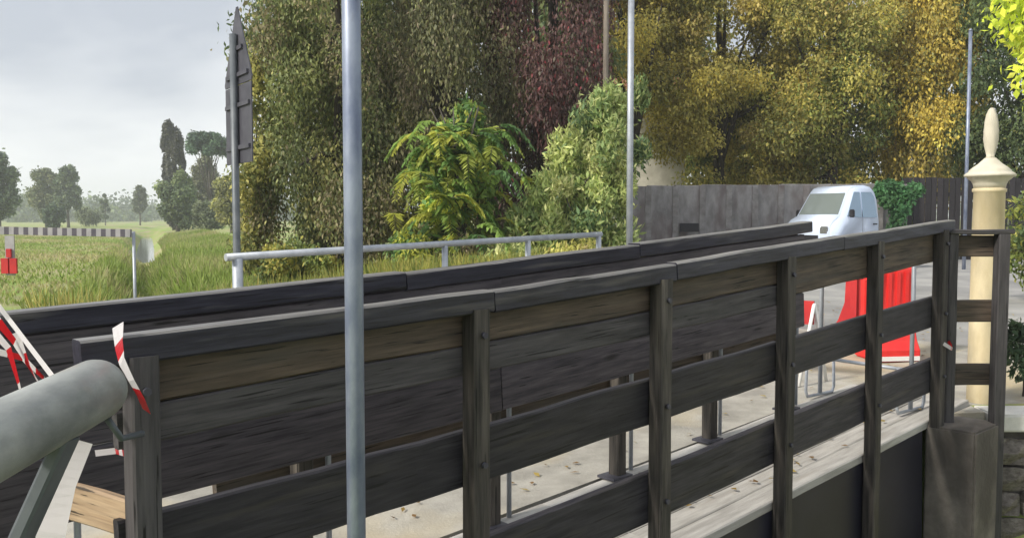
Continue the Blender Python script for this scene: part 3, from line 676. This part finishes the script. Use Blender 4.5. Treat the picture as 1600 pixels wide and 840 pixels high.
# pale house glimpsed through the trees
hs = thing('house', (4.0, 33, 0.4), 'pale stucco house glimpsed through the yellow trees', 'house')
part_box('wall', (1.0, 32, 0.3), (6.15, 38, 5.7), M['stucco'], hs)
bm = bmesh.new()
v = [bm.verts.new(p) for p in ((0.7, 31.7, 5.7), (6.45, 31.7, 5.7), (6.45, 38.3, 5.7), (0.7, 38.3, 5.7), (0.7, 35, 7.0), (6.45, 35, 7.0))]
for f in ((0, 1, 5, 4), (2, 3, 4, 5), (0, 4, 3), (1, 2, 5), (0, 3, 2, 1)): bm.faces.new([v[i] for i in f])
obj('roof', mesh_from_bm('roof', bm, M['roof']), Matrix.Identity(4), hs)
for xx in (1.8, 3.2):
    wdw = part_box('window', (xx, 31.95, 1.6), (xx + .8, 32.03, 2.8), M['glass'], hs); part_box('sill', (xx - .08, 31.9, 1.52), (xx + .88, 32.03, 1.597), M['kerb'], wdw)

# ------------------------------------------------------------------ vegetation
def leaves_mesh(name, pos, nrm, axis, length, width, col, m):
    """one rhombic leaf per row"""
    n = len(pos); axis = axis / np.linalg.norm(axis, axis=1, keepdims=True)
    nrm = nrm - axis * (nrm * axis).sum(1, keepdims=True); nrm /= np.linalg.norm(nrm, axis=1, keepdims=True) + 1e-9
    side = np.cross(axis, nrm); Lh, Wh = length[:, None], width[:, None]
    co = np.empty((n, 4, 3)); co[:, 0] = pos - axis * Lh * .5; co[:, 1] = pos + side * Wh * .5 - axis * Lh * .05
    co[:, 2] = pos + axis * Lh * .5; co[:, 3] = pos - side * Wh * .5 - axis * Lh * .05
    co[:, 1] += nrm * Wh * .12; co[:, 3] += nrm * Wh * .12
    me = bpy.data.meshes.new(name); me.vertices.add(n * 4); me.loops.add(n * 4); me.polygons.add(n)
    me.vertices.foreach_set('co', co.reshape(-1)); me.loops.foreach_set('vertex_index', np.arange(n * 4, dtype=np.int32))
    me.polygons.foreach_set('loop_start', np.arange(0, n * 4, 4, dtype=np.int32))
    me.polygons.foreach_set('loop_total', np.full(n, 4, dtype=np.int32))
    at = me.attributes.new('leafcol', 'FLOAT_COLOR', 'POINT')
    c4 = np.ones((n, 4, 4)); c4[:, :, :3] = np.clip(col, 0, 1)[:, None, :]; at.data.foreach_set('color', c4.reshape(-1))
    me.update(); me.materials.append(m); return me
def palette(n, cols, wts, jit=0.18):
    cols = np.array(cols); k = rng.choice(len(cols), n, p=np.array(wts) / sum(wts))
    return cols[k] * (1 + rng.normal(0, jit, (n, 1)))
GAIN = 2.4
def clump_leaves(clumps, n, leaf, cols, wts, droop=0.3, aspect=0.5, shell=0.5, gain=GAIN):
    """clumps: rows of (x,y,z,rx,ry,rz); each clump leans to one palette entry"""
    c = np.array(clumps); wt = (c[:, 3] * c[:, 4] + c[:, 3] * c[:, 5]); k = rng.choice(len(c), n, p=wt / wt.sum())
    d = rng.normal(size=(n, 3)); d /= np.linalg.norm(d, axis=1, keepdims=True)
    r = rng.random(n) ** shell * (1 + 0.22 * rng.normal(size=n) * (rng.random(n) < .35))
    pos = c[k, :3] + d * r[:, None] * c[k, 3:6]
    nrm = d + rng.normal(0, .7, (n, 3)) + np.array([0, 0, .5])
    axis = rng.normal(size=(n, 3)) + d * .6 + np.array([0, 0, -1.0]) * droop * 4
    L = leaf * (0.6 + 0.8 * rng.random(n)); W = L * aspect * (0.8 + .4 * rng.random(n))
    cols = np.array(cols); pw = np.array(wts) / sum(wts)
    ck = rng.choice(len(cols), len(c), p=pw); base = cols[ck][k]; alt = cols[rng.choice(len(cols), n, p=pw)]
    mixv = (rng.random(n) < 0.45)[:, None]; col = np.where(mixv, alt, base) * (1 + rng.normal(0, .2, (n, 1)))
    col = col * (1 + rng.normal(0, .15, (len(c), 1)))[k]
    col = col * gain
    return pos, nrm, axis, L, W, col
def envelope(cx, cy, z0, z1, rx, ry, n, shape='round', rmin=.35, rmax=.8, vstretch=1.0, seed=0):
    """clump centres spread through a crown envelope"""
    g = np.random.default_rng(seed); out = []
    while len(out) < n:
        u = g.uniform(-1, 1, 3)
        t = (u[2] + 1) / 2
        if shape == 'round': lim = math.sqrt(max(0, 1 - u[2] ** 2)) ** .7
        elif shape == 'cone': lim = max(.08, (1 - t) ** .7) * (1 if t > .06 else .7)
        elif shape == 'column': lim = min(1, 6 * t + .4) * (1 - max(0, t - .8) * 4.2)
        elif shape == 'wall': lim = 1.0 - .25 * t
        elif shape == 'umbrella': lim = math.sqrt(max(0, 1 - max(0, u[2]) ** 2))
        rad = math.hypot(u[0], u[1])
        if rad > lim: continue
        if rad < lim * .35 and abs(u[2]) < .6 and g.random() < .6: continue
        r = g.uniform(rmin, rmax)
        out.append((cx + u[0] * rx, cy + u[1] * ry, z0 + t * (z1 - z0), r, r, r * vstretch))
    return out
def trunk_mesh(name, x, y, z0, z1, r, clumps, m, nlimb=7, lean=0.15, seed=0):
    g = random.Random(seed); bm = bmesh.new(); pts, rad = [], []
    lx, ly = g.uniform(-lean, lean), g.uniform(-lean, lean); n = 7
    for i in range(n):
        t = i / (n - 1); pts.append((x + lx * t * (z1 - z0) * .3 + g.uniform(-.5, .5) * r * (i > 0), y + ly * t * (z1 - z0) * .3, z0 - .3 + t * (z1 - z0 + .3)))
        rad.append(r * (1.25 if i == 0 else 1) * (1 - .8 * t))
    bm_tube(bm, pts, rad, 10)
    cs = sorted(clumps, key=lambda c: g.random())[:nlimb]
    for c in cs:
        k = g.uniform(.3, .85); i = int(k * (n - 1)); a = Vector(pts[i]); b = Vector(c[:3])
        if (b - a).length > (z1 - z0) * .8: continue
        mid = a.lerp(b, .5) + Vector((g.uniform(-.2, .2), g.uniform(-.2, .2), .12 * (b - a).length))
        bm_tube(bm, [a, mid, b], [rad[i] * .55, rad[i] * .35, rad[i] * .08], 7)
    return mesh_from_bm(name, bm, m)
def tree(name, label, x, y, r, tz1, clumps, n, leaf, cols, wts, cat='tree', group=None, lm='leaf', bark='bark', nlimb=8, seed=1, z0=None, extra=None, **k):
    zb = float(groundz(x, y)) if z0 is None else z0
    t = thing(name, (x, y, zb), label, cat, group)
    obj('trunk' if cat == 'tree' else 'stems', trunk_mesh('trunk', x, y, zb, tz1, r, clumps, M[bark], nlimb, seed=seed), Matrix.Identity(4), t)
    data = clump_leaves(clumps, n, leaf, cols, wts, **k)
    if extra is not None: data = tuple(np.concatenate([a, b]) for a, b in zip(data, extra))
    obj('crown' if cat == 'tree' else 'foliage', leaves_mesh('crown', *data, M[lm]), Matrix.Identity(4), t)
    return t

OLIVE = [(.078, .092, .036), (.105, .115, .042), (.058, .070, .030), (.150, .145, .052), (.105, .092, .052)]
BROWN = [(.100, .102, .050), (.130, .120, .066), (.075, .080, .042), (.115, .096, .064), (.150, .160, .058)]
MAROON = [(.062, .032, .031), (.044, .028, .027), (.082, .050, .043), (.062, .054, .040), (.140, .030, .035)]
YELLOW = [(.250, .215, .058), (.215, .192, .056), (.180, .168, .054), (.285, .240, .060), (.150, .150, .052), (.215, .175, .062)]
YGREEN = [(.150, .165, .042), (.105, .130, .038), (.200, .185, .048), (.075, .100, .036)]
DARKG = [(.050, .072, .032), (.070, .092, .036), (.040, .058, .028), (.115, .120, .042)]
GOLD = [(.285, .225, .048), (.215, .180, .044), (.320, .260, .056), (.125, .125, .042), (.170, .140, .046)]
PALE = [(.260, .285, .120), (.175, .215, .085), (.300, .310, .150), (.120, .165, .065), (.075, .115, .055)]
SUMAC = [(.135, .200, .050), (.100, .170, .050), (.245, .255, .050), (.060, .110, .040), (.190, .220, .050)]
FARG = [(.055, .075, .045), (.075, .095, .050), (.042, .058, .040)]

# --- large mass behind the road
cl = envelope(-3.5, 17.6, 0.8, 9.0, 1.6, 2.0, 85, 'wall', .3, .65, 1.6, 1)
tree('ivy_clad_tree', 'tall olive green ivy covered tree at the left of the thicket', -3.5, 17.8, .22, 8.2, cl, 88000, .085, OLIVE, [4, 4, 3, 1.2, 2], droop=.6, aspect=.45, lm='leaf_dense', seed=2)
cl = envelope(-1.4, 18.2, 0.9, 9.6, 1.9, 2.0, 90, 'wall', .3, .7, 1.8, 3)
tree('ivy_clad_tree', 'tall brownish olive tree with hanging twigs in the thicket middle', -1.2, 18.4, .24, 8.8, cl, 72000, .095, BROWN, [4, 4, 3, 3, 1.4], droop=.75, aspect=.38, lm='leaf_dense', seed=4)
cl = envelope(0.75, 18.2, 0.9, 9.4, 1.3, 1.5, 60, 'wall', .25, .6, 2.0, 5)
tree('creeper_tree', 'tree draped in dark maroon creeper behind the pale shrub', 0.7, 18.4, .2, 8.4, cl, 52000, .095, MAROON, [4, 4, 3, 3, 1.0], droop=.85, aspect=.38, lm='leaf_dense', seed=6)
cl = envelope(-4.8, 17.0, 0.6, 4.6, .34, .7, 24, 'wall', .22, .42, 1.3, 7)
tree('yellow_shrub', 'yellow leaved shrub along the left edge of the thicket', -4.8, 17.1, .06, 3.4, cl, 7000, .10, [(.19, .18, .06), (.15, .15, .05), (.10, .11, .042), (.24, .22, .08)], [3, 3, 3, 1], cat='shrub', droop=.3, aspect=.5, seed=8)
# pinnate shrub: leaflets along arching fronds
def frond_leaves(x, y, z0, n, reach, height, leaf, cols, wts, spread=1.0, seed=0, arch=1.0, per=26, rows=2):
    g = np.random.default_rng(seed); P_, N_, A_, L_, W_ = [], [], [], [], []; stems = []
    for i in range(n):
        az = g.uniform(0, 2 * math.pi); rr = g.random() ** .6
        base = np.array([x + g.normal(0, .25) * spread, y + g.normal(0, .25) * spread, z0 + g.uniform(0.1, .85) * height])
        d = np.array([math.cos(az), math.sin(az) * .8, 0]); ln = reach * g.uniform(.5, 1.1)
        pts = [base + d * ln * t + np.array([0, 0, ln * (.75 * t - 1.15 * arch * t * t)]) for t in np.linspace(0, 1, per)]
        stems.append([pts[0], pts[per // 2], pts[-1]])
        for j in range(3, per):
            tdir = pts[j] - pts[j - 1]; tdir /= np.linalg.norm(tdir); sd = np.cross(tdir, [0, 0, 1.]); sd /= np.linalg.norm(sd) + 1e-9
            for e in (-1, 1):
                A = sd * e + tdir * .5 + np.array([0, 0, -.45]) + g.normal(0, .15, 3)
                A /= np.linalg.norm(A); l = leaf * g.uniform(.7, 1.2) * (1 - .5 * (j / per) ** 3)
                P_.append(pts[j] + A * l * .5); N_.append(np.array([0, 0, 1.]) + g.normal(0, .25, 3)); A_.append(A); L_.append(l); W_.append(l * .34)
    m = len(P_); cols = np.array(cols); pw = np.array(wts) / sum(wts); fk = g.choice(len(cols), n, p=pw)
    col = np.repeat(cols[fk], m // n, axis=0) * (1 + g.normal(0, .14, (m, 1)))
    return (np.array(P_), np.array(N_), np.array(A_), np.array(L_), np.array(W_), col * 2.0), stems
def frond_shrub(name, label, x, y, n, reach, height, leaf, cols, wts, seed, extra_clumps=None, n2=0, leaf2=.1, cols2=None, wts2=None, **k):
    zb = float(groundz(x, y)); data, stems = frond_leaves(x, y, zb, n, reach, height, leaf, cols, wts, seed=seed, **k)
    t = thing(name, (x, y, zb), label, 'shrub')
    bm = bmesh.new()
    for i in range(6): bm_tube(bm, [(x + random.uniform(-.15, .15), y, zb - .2), (x + random.uniform(-.3, .3), y + random.uniform(-.2, .2), zb + height * .55), (x + random.uniform(-.5, .5), y + random.uniform(-.3, .3), zb + height * .95)], [.035, .025, .01], 7)
    for s_ in stems: bm_tube(bm, s_, [.008, .005, .002], 4)
    obj('stems', mesh_from_bm('stems', bm, M['bark_grey']), Matrix.Identity(4), t)
    if extra_clumps: data = tuple(np.concatenate([a, b]) for a, b in zip(data, clump_leaves(extra_clumps, n2, leaf2, cols2 or cols, wts2 or wts, droop=.35, aspect=.4)))
    obj('foliage', leaves_mesh('foliage', *data, M['leaf']), Matrix.Identity(4), t)
    return t
cl = [(-1.0, 15.9, 2.9, .45, .4, .45), (-1.4, 15.8, 2.4, .45, .4, .5), (-.7, 15.8, 2.3, .45, .4, .5), (-1.1, 15.7, 1.8, .5, .4, .4), (-.75, 15.9, 3.3, .3, .3, .35)]
frond_shrub('sumac_shrub', 'bright green and yellow feathery shrub in front of the maroon creeper', -1.0, 15.6, 210, 0.72, 3.35, .20, SUMAC, [3, 3, 3, 1.5, 3], 21, extra_clumps=cl, n2=6000, leaf2=.15, spread=1.7, arch=1.1)
cl = [(0.95, 15.9, 1.3, .6, .5, .6), (1.5, 15.9, 2.1, .5, .5, .6), (0.35, 15.7, .95, .5, .45, .4), (1.75, 16.0, 3.2, .38, .4, .65), (1.8, 15.9, 1.2, .5, .45, .6), (1.25, 16, 2.9, .36, .35, .5),
      (0.8, 15.9, 2.1, .4, .4, .5), (0.0, 15.6, .75, .42, .4, .4), (1.3, 15.6, 1.5, .4, .35, .4), (1.55, 15.7, 2.6, .35, .3, .4), (1.05, 15.6, .8, .5, .35, .35), (1.6, 15.6, .7, .4, .35, .35),
      (0.5, 15.8, 1.5, .35, .3, .45), (0.15, 15.7, 1.15, .3, .3, .4), (1.0, 15.9, 2.6, .28, .3, .4), (1.9, 15.9, 2.4, .3, .3, .5), (-.2, 15.4, .55, .35, .3, .3)]
g3 = random.Random(5)
cl += [(0.2, 15.6, 1.5, .4, .35, .4), (0.55, 15.7, 2.0, .35, .35, .45), (0.9, 15.8, 2.7, .35, .3, .5), (-.3, 15.5, .9, .35, .3, .35), (1.7, 15.9, 3.5, .4, .35, .5), (1.3, 15.9, 3.3, .3, .3, .4)]
for i in range(34):
    t_ = g3.random(); cl.append((-.35 + 2.4 * t_ + g3.uniform(-.35, .25), 15.7 + g3.uniform(-.4, .3), .6 + 3.1 * t_ * g3.uniform(.35, 1.05), .2, .2, g3.uniform(.2, .45)))
zb = float(groundz(1.25, 15.7))
data = clump_leaves(cl, 42000, .13, PALE, [4, 4, 3, 2, 1], droop=-.28, aspect=.3, gain=2.3, shell=.6)
ps = thing('pale_shrub', (1.25, 15.7, zb), 'pale silvery green leafy shrub left of the lamp post', 'shrub')
obj('stems', trunk_mesh('stems', 1.25, 15.8, zb, 2.6, .06, cl, M['bark_grey'], 15, seed=23), Matrix.Identity(4), ps)
obj('foliage', leaves_mesh('foliage', *data, M['leaf']), Matrix.Identity(4), ps)
# lower scrub along the railing
for i, (px, Y, wd, h, c, lab) in enumerate([
        (640, 15.2, .5, 1.0, SUMAC, 'low yellow green bush under the feathery shrub'), (720, 15.0, .5, .8, BROWN, 'low brownish bush behind the middle of the metal railing'),
        (455, 16.0, .7, 1.0, YGREEN, 'low green bush at the foot of the ivy tree'), (800, 14.6, .5, .8, PALE, 'low pale bush at the foot of the silvery shrub'),
        (900, 14.6, .5, .8, [(.3, .29, .09), (.24, .25, .08), (.2, .17, .07)], 'yellowish bush behind the right end of the metal railing')]):
    x = (px - 800) / 1400 * Y; zb = float(groundz(x, Y))
    cl = envelope(x, Y, zb + .15, zb + h, wd, .5, 14, 'round', .18, .34, 1, 30 + i)
    tree('low_bush', lab, x, Y, .03, zb + h * .7, cl, 4200, .10, c, [3] * len(c), cat='bush', droop=.25, aspect=.42, seed=40 + i, nlimb=6)

# --- yellow autumn trees behind the concrete wall
def big(name, label, x, y, z0, z1, rx, ry, nc, n, leaf, cols, wts, tr, seed, droop=.35, rmin=.45, rmax=1.1, tz=None, **k):
    cl = envelope(x, y, z0, z1, rx, ry, nc, 'round', rmin, rmax, .9, seed)
    cl = [c for c in cl if not k.get('gap') or not k['gap'](c)]; k.pop('gap', None)
    tree(name, label, x, y, tr, tz or z1 * .8, cl, n, leaf, cols, wts, droop=droop, seed=seed, nlimb=12, **k)
hgap = lambda c: (4.4 < c[0] / c[1] * 30 < 5.7 and c[2] / c[1] * 30 < 4.0)
big('ash_tree', 'yellow autumn tree over the left end of the concrete wall', 6.9, 29.5, 2.0, 11.5, 3.6, 2.2, 105, 90000, .125, YELLOW, [3, 4, 3, 1.5, 2, 2], .26, 51, gap=hgap)
big('ash_tree', 'yellow green autumn tree above the white truck', 10.0, 28.8, 2.2, 11.0, 2.5, 2.0, 85, 66000, .12, YELLOW + YGREEN, [2, 3, 2, 1, 2, 1, 2, 2, 1, 1], .22, 52)
big('golden_tree', 'golden drooping tree above the black board fence', 13.1, 28.6, 2.0, 11.0, 1.6, 1.8, 65, 46000, .12, GOLD, [3, 3, 1.5, 3, 2], .2, 53, droop=.6)
big('dark_tree', 'dark green tree behind the cream column', 15.3, 27.0, 1.8, 10.0, 1.9, 1.9, 70, 44000, .12, DARKG, [4, 3, 3, 1], .2, 54)
big('dark_tree', 'dark green tree low between the yellow trees', 9.6, 32.5, 1.0, 7.5, 2.8, 1.5, 60, 18000, .2, DARKG + YGREEN, [3, 3, 2, 1, 1, 2, 1, 1], .2, 55)
big('ash_tree', 'tall yellow tree behind the lamp post and utility pole', 3.6, 28.5, 4.6, 12.0, 2.6, 2.0, 80, 50000, .125, YELLOW, [3, 4, 3, 2, 2, 1], .22, 56, gap=lambda c: c[2] < 5.0 and c[0] > 3)
big('dark_tree', 'broad dark tree closing the view behind the golden tree', 14.5, 34, .8, 12.5, 5.0, 1.8, 90, 22000, .26, DARKG + YGREEN, [4, 3, 3, 2, 1, 1, 1, 1], .26, 57)
big('dark_tree', 'dark brown green tree standing far behind the thicket', -0.4, 24, .8, 11.5, 4.0, 1.6, 90, 24000, .2, OLIVE + DARKG, [2, 2, 3, 1, 2, 3, 2, 3, 1], .26, 58)
big('dark_tree', 'olive tree hidden behind the ivy covered tree', -4.3, 22.5, .8, 10.5, 1.9, 1.5, 70, 26000, .16, OLIVE + DARKG, [2, 2, 3, 1, 2, 3, 2, 3, 1], .22, 65)
big('dark_tree', 'tall dark tree behind the house and yellow trees', 6.8, 42, 1.2, 17.0, 6.0, 2, 90, 18000, .34, YGREEN + YELLOW, [2, 3, 1, 3, 1, 1, 2, .5, 2, 1], .3, 59, rmin=.8, rmax=1.7)
# near branches entering at the top right
cl = envelope(6.35, 9.4, 2.75, 5.6, 1.25, 1.3, 42, 'round', .2, .45, .9, 61)
tree('lime_tree', 'bright yellow green leafy branches at the top right corner', 6.6, 9.4, .12, 4.8, cl, 11000, .085, [(.36, .38, .045), (.28, .33, .04), (.42, .42, .07), (.2, .25, .04)], [3, 3, 1, 2], droop=.4, aspect=.6, seed=61, nlimb=14)
# ivy on the wall behind the truck, bushes at right
cl = [(9.75 + .18 * i, 23.75, 2.30 + .10 * math.sin(i * 1.3), .24, .3, .22) for i in range(6)] + [(10.2, 23.6, 1.9, .3, .22, .45), (9.9, 23.6, 2.1, .3, .22, .3), (10.1, 23.55, 1.3, .25, .2, .5)]
tree('ivy_bush', 'deep green ivy spilling over the wall behind the truck cab', 10.2, 24.05, .05, 2.2, cl, 5200, .10, [(.045, .11, .045), (.035, .085, .035), (.06, .13, .05)], [3, 3, 2], cat='bush', droop=.3, aspect=.7, seed=62)
cl = envelope(7.35, 12.6, .55, 2.1, .5, .5, 16, 'round', .2, .36, 1, 63)
tree('green_bush', 'green bush right of the cream column', 7.35, 12.6, .03, 1.6, cl, 4200, .09, DARKG + YGREEN, [3, 3, 1, 1, 2, 2, 1, 1], cat='bush', droop=.2, seed=63)
cl = envelope(3.60, 6.25, .42, .88, .14, .14, 9, 'round', .07, .12, 1, 64)
tree('dark_plant', 'dark leafy plant on the wall top at the right edge', 3.60, 6.25, .012, .75, cl, 900, .055, [(.03, .05, .028), (.045, .065, .035), (.022, .03, .022)], [3, 2, 2], cat='plant', droop=.2, aspect=.45, seed=64, nlimb=9, z0=.335)

# --- trees across the field
def far_tree(label, px0, px1, ytop, Y, shape='round', zlow=.6, n=5000, leaf=.5, cols=FARG, wts=None, seed=0, trunk=.25, nc=60, rr=(.22, .42), name='field_tree', vst=1.0, ry=None):
    x = ((px0 + px1) / 2 - 800) / 1400 * Y; rx = (px1 - px0) / 2 / 1400 * Y; zt = EYE + (340 - ytop) / 1400 * Y
    r0, r1 = rr[0] * rx, rr[1] * rx
    cl = envelope(x, Y, zlow + r0, zt - r0, max(rx - r0, .2), ry or max(rx - r0, .2), nc, shape, r0, r1, vst, seed)
    tree(name, label, x, Y, trunk, zlow + (zt - zlow) * .75, cl, int(n * 2.4), leaf * .85, cols, wts or [1] * len(cols), seed=seed, droop=.1, aspect=.6, lm='leaf_dense', nlimb=5, bark='bark_grey')
far_tree('dark tree at the far left edge of the field', -35, 32, 232, 105, 'round', .6, 6000, .45, seed=71)
far_tree('rounded tree left of a darker one across the field', 48, 100, 262, 150, 'round', 1, 5000, .55, [(.08, .095, .05), (.065, .08, .045), (.1, .105, .055)], seed=72)
far_tree('darker rounded tree right of its paler neighbour across the field', 88, 128, 257, 145, 'round', 1, 5000, .5, seed=73)
far_tree('small dark bush in front of the field trees', 68, 103, 318, 118, 'round', .1, 2500, .4, [(.035, .052, .035), (.045, .065, .04)], seed=74, trunk=.1, name='field_bush')
far_tree('slender pale tree standing alone far across the field', 158, 173, 298, 190, 'column', .5, 1500, .5, seed=75, trunk=.12, nc=16)
far_tree('small oval tree standing alone beside the far ditch', 208, 232, 288, 180, 'round', 2.0, 2200, .5, [(.05, .06, .042), (.065, .075, .048)], seed=76, trunk=.18)
far_tree('tall dark cypress group across the field', 253, 293, 182, 108, 'column', .4, 9000, .42, [(.040, .042, .034), (.052, .052, .040), (.032, .034, .030)], seed=77, nc=70, rr=(.16, .3), vst=2.6, name='cypress_tree')
far_tree('rounded green tree at the foot of the cypress', 244, 312, 262, 98, 'round', .1, 6500, .38, [(.07, .095, .045), (.055, .075, .04), (.095, .115, .05)], seed=78)
far_tree('leafy olive tree below the umbrella pine', 292, 345, 238, 118, 'round', .5, 5500, .42, [(.085, .09, .05), (.065, .07, .045)], seed=79)
x = (331 - 800) / 1400 * 104; Y = 104
cl = envelope(x, Y, 9.2, 11.3, 2.2, 2.2, 60, 'umbrella', .5, .85, .8, 80)
tree('umbrella_pine', 'umbrella pine with flat dark crown right of the cypress', x, Y, .22, 10.2, cl, 16000, .36, [(.035, .06, .036), (.05, .08, .045), (.028, .048, .032)], [2, 2, 2], lm='leaf_dense', droop=0, seed=80, nlimb=14, bark='bark_grey')
far_tree('yellowish bushy tree left of the sign post', 335, 395, 270, 72, 'round', .2, 5000, .3, [(.16, .16, .055), (.12, .125, .05), (.085, .09, .045)], seed=81)
far_tree('grey green bush row end under the umbrella pine', 300, 350, 312, 85, 'round', .1, 3000, .3, [(.09, .105, .06), (.07, .085, .05)], seed=82, trunk=.08, name='field_bush')
far_tree('pale scrubby bush left of the lone oval tree', 120, 160, 322, 160, 'round', .1, 2000, .4, [(.09, .105, .06), (.07, .085, .05)], seed=83, trunk=.08, name='field_bush')

# distant hedgerows and woods, one mass
cl = []
g2 = np.random.default_rng(90)
for i in range(420):
    Y = g2.uniform(300, 600); xx = g2.uniform(-.75, -.2) * Y if i < 300 else g2.uniform(-1.3, .9) * Y
    r = g2.uniform(2.5, 6.0); cl.append((xx, Y, r * .8, r * 1.4, r, r * g2.uniform(.8, 1.6)))
dw = obj('distant_woods', leaves_mesh('distant_woods', *clump_leaves(cl, 70000, 1.5, FARG, [1, 1, 1], droop=.05, aspect=.7), M['leaf_dense']), Matrix.Identity(4))
dw['kind'] = 'stuff'; dw['label'] = 'hazy line of distant trees on the horizon'; dw['category'] = 'woods'

# grass blades on the banks, the field and by the railing
def blades(n, xs, ys, h, w, cols, wts, name, label, lean=.5):
    z = groundz(xs, ys); keep = (z > -0.92) & ~((ys > 38) & (np.abs(.927 * xs + .375 * ys + .25) < 1.0)); xs, ys, z = xs[keep], ys[keep], z[keep]; n = len(xs)
    H = h * (.5 + rng.random(n)); ax_ = rng.normal(0, lean, (n, 3)); ax_[:, 2] = 1; ax_ /= np.linalg.norm(ax_, axis=1, keepdims=True)
    pos = np.stack([xs, ys, z], 1) + ax_ * (H * .45)[:, None]
    patch = np.sin(xs * .55 + 2 * np.sin(ys * .21)) * np.sin(ys * .37 + 1.3) + rng.normal(0, .45, n)
    cols = np.array(cols); k = np.clip(((patch + 1.3) / 2.6 * len(cols)).astype(int), 0, len(cols) - 1)
    col = 1.3 * cols[k] * (1 + rng.normal(0, .15, (n, 1)))
    ob = obj(name, leaves_mesh(name, pos, rng.normal(size=(n, 3)) * .5 + np.array([-.4, -.8, .6]), ax_, H, np.full(n, w) * (.6 + .8 * rng.random(n)), col, M['grassblade']), Matrix.Identity(4))
    ob['kind'] = 'stuff'; ob['label'] = label; ob['category'] = 'grass'
GR = [(.29, .265, .13), (.235, .25, .095), (.19, .24, .06), (.15, .21, .042)]
# right bank of the ditch: w from .6 to 4
n = 56000; t = rng.random(n); yy = 14 + 60 * t ** 1.4; w = rng.uniform(-1.3, 4.2, n); xx = (w - .375 * yy) / .927
blades(n, xx, yy, .36, .045, GR, None, 'bank_grass', 'tall straw and green grass on the right ditch bank', .35)
n = 36000; t = rng.random(n); yy = 16 + 70 * t ** 1.3; w = rng.uniform(-14, -.9, n); xx = (w - .375 * yy) / .927
blades(n, xx, yy, .13, .05, GR, None, 'field_grass', 'short green and straw grass of the field left of the ditch', .5)
n = 26000; ss = rng.uniform(3.2, 12, n); vv = 9.3 + 3.2 * rng.random(n) ** 1.3; xx = UX * ss - UY * vv; yy = UY * ss + UX * vv
blades(n, xx, yy, .60, .035, [(.20, .22, .05), (.26, .25, .06), (.13, .17, .04), (.30, .27, .08)], None, 'verge_grass', 'long yellow green grass behind the metal railing', .35)

n = 1500; ss = rng.uniform(-2, 12, n); vv = np.where(rng.random(n) < .8, rng.uniform(3.25, 8.8, n), rng.uniform(2.4, 3.0, n)); ok = (vv > 3.2) | (ss < 6.2); ss, vv = ss[ok], vv[ok]; n = len(ss)
zz = np.where(vv > 3.2, roadz(ss) + .012, np.array([deckz(q) for q in ss]) + .012)
ax_ = rng.normal(0, 1, (n, 3)); ax_[:, 2] *= .12
fl = obj('fallen_leaves', leaves_mesh('fallen_leaves', np.stack([UX * ss - UY * vv, UY * ss + UX * vv, zz], 1), np.tile([0, 0, 1.], (n, 1)) + rng.normal(0, .15, (n, 3)), ax_, rng.uniform(.03, .06, n), rng.uniform(.02, .035, n), palette(n, [(.30, .20, .06), (.2, .12, .05), (.36, .27, .08)], [1, 1, 1]), M['leaf_dense']), Matrix.Identity(4))
fl['kind'] = 'stuff'; fl['label'] = 'scattered yellow and brown fallen leaves on the road'; fl['category'] = 'leaves'

# ------------------------------------------------------------------ haze
bm = bmesh.new(); bm_box(bm, (-900, -40, -2.4), (900, 720, 26))
hm_ = bpy.data.materials.new('haze'); hm_.use_nodes = True; hn = hm_.node_tree.nodes; hn.clear()
ho = hn.new('ShaderNodeOutputMaterial'); hv = hn.new('ShaderNodeVolumePrincipled')
hv.inputs['Color'].default_value = (0.90, 0.94, 1.0, 1); hv.inputs['Density'].default_value = 0.0011; hv.inputs['Anisotropy'].default_value = 0.3
hm_.node_tree.links.new(hv.outputs[0], ho.inputs['Volume'])
hz = obj('haze', mesh_from_bm('haze', bm, hm_), Matrix.Identity(4)); hz['kind'] = 'stuff'; hz['label'] = 'pale daylight haze over the fields'; hz['category'] = 'haze'
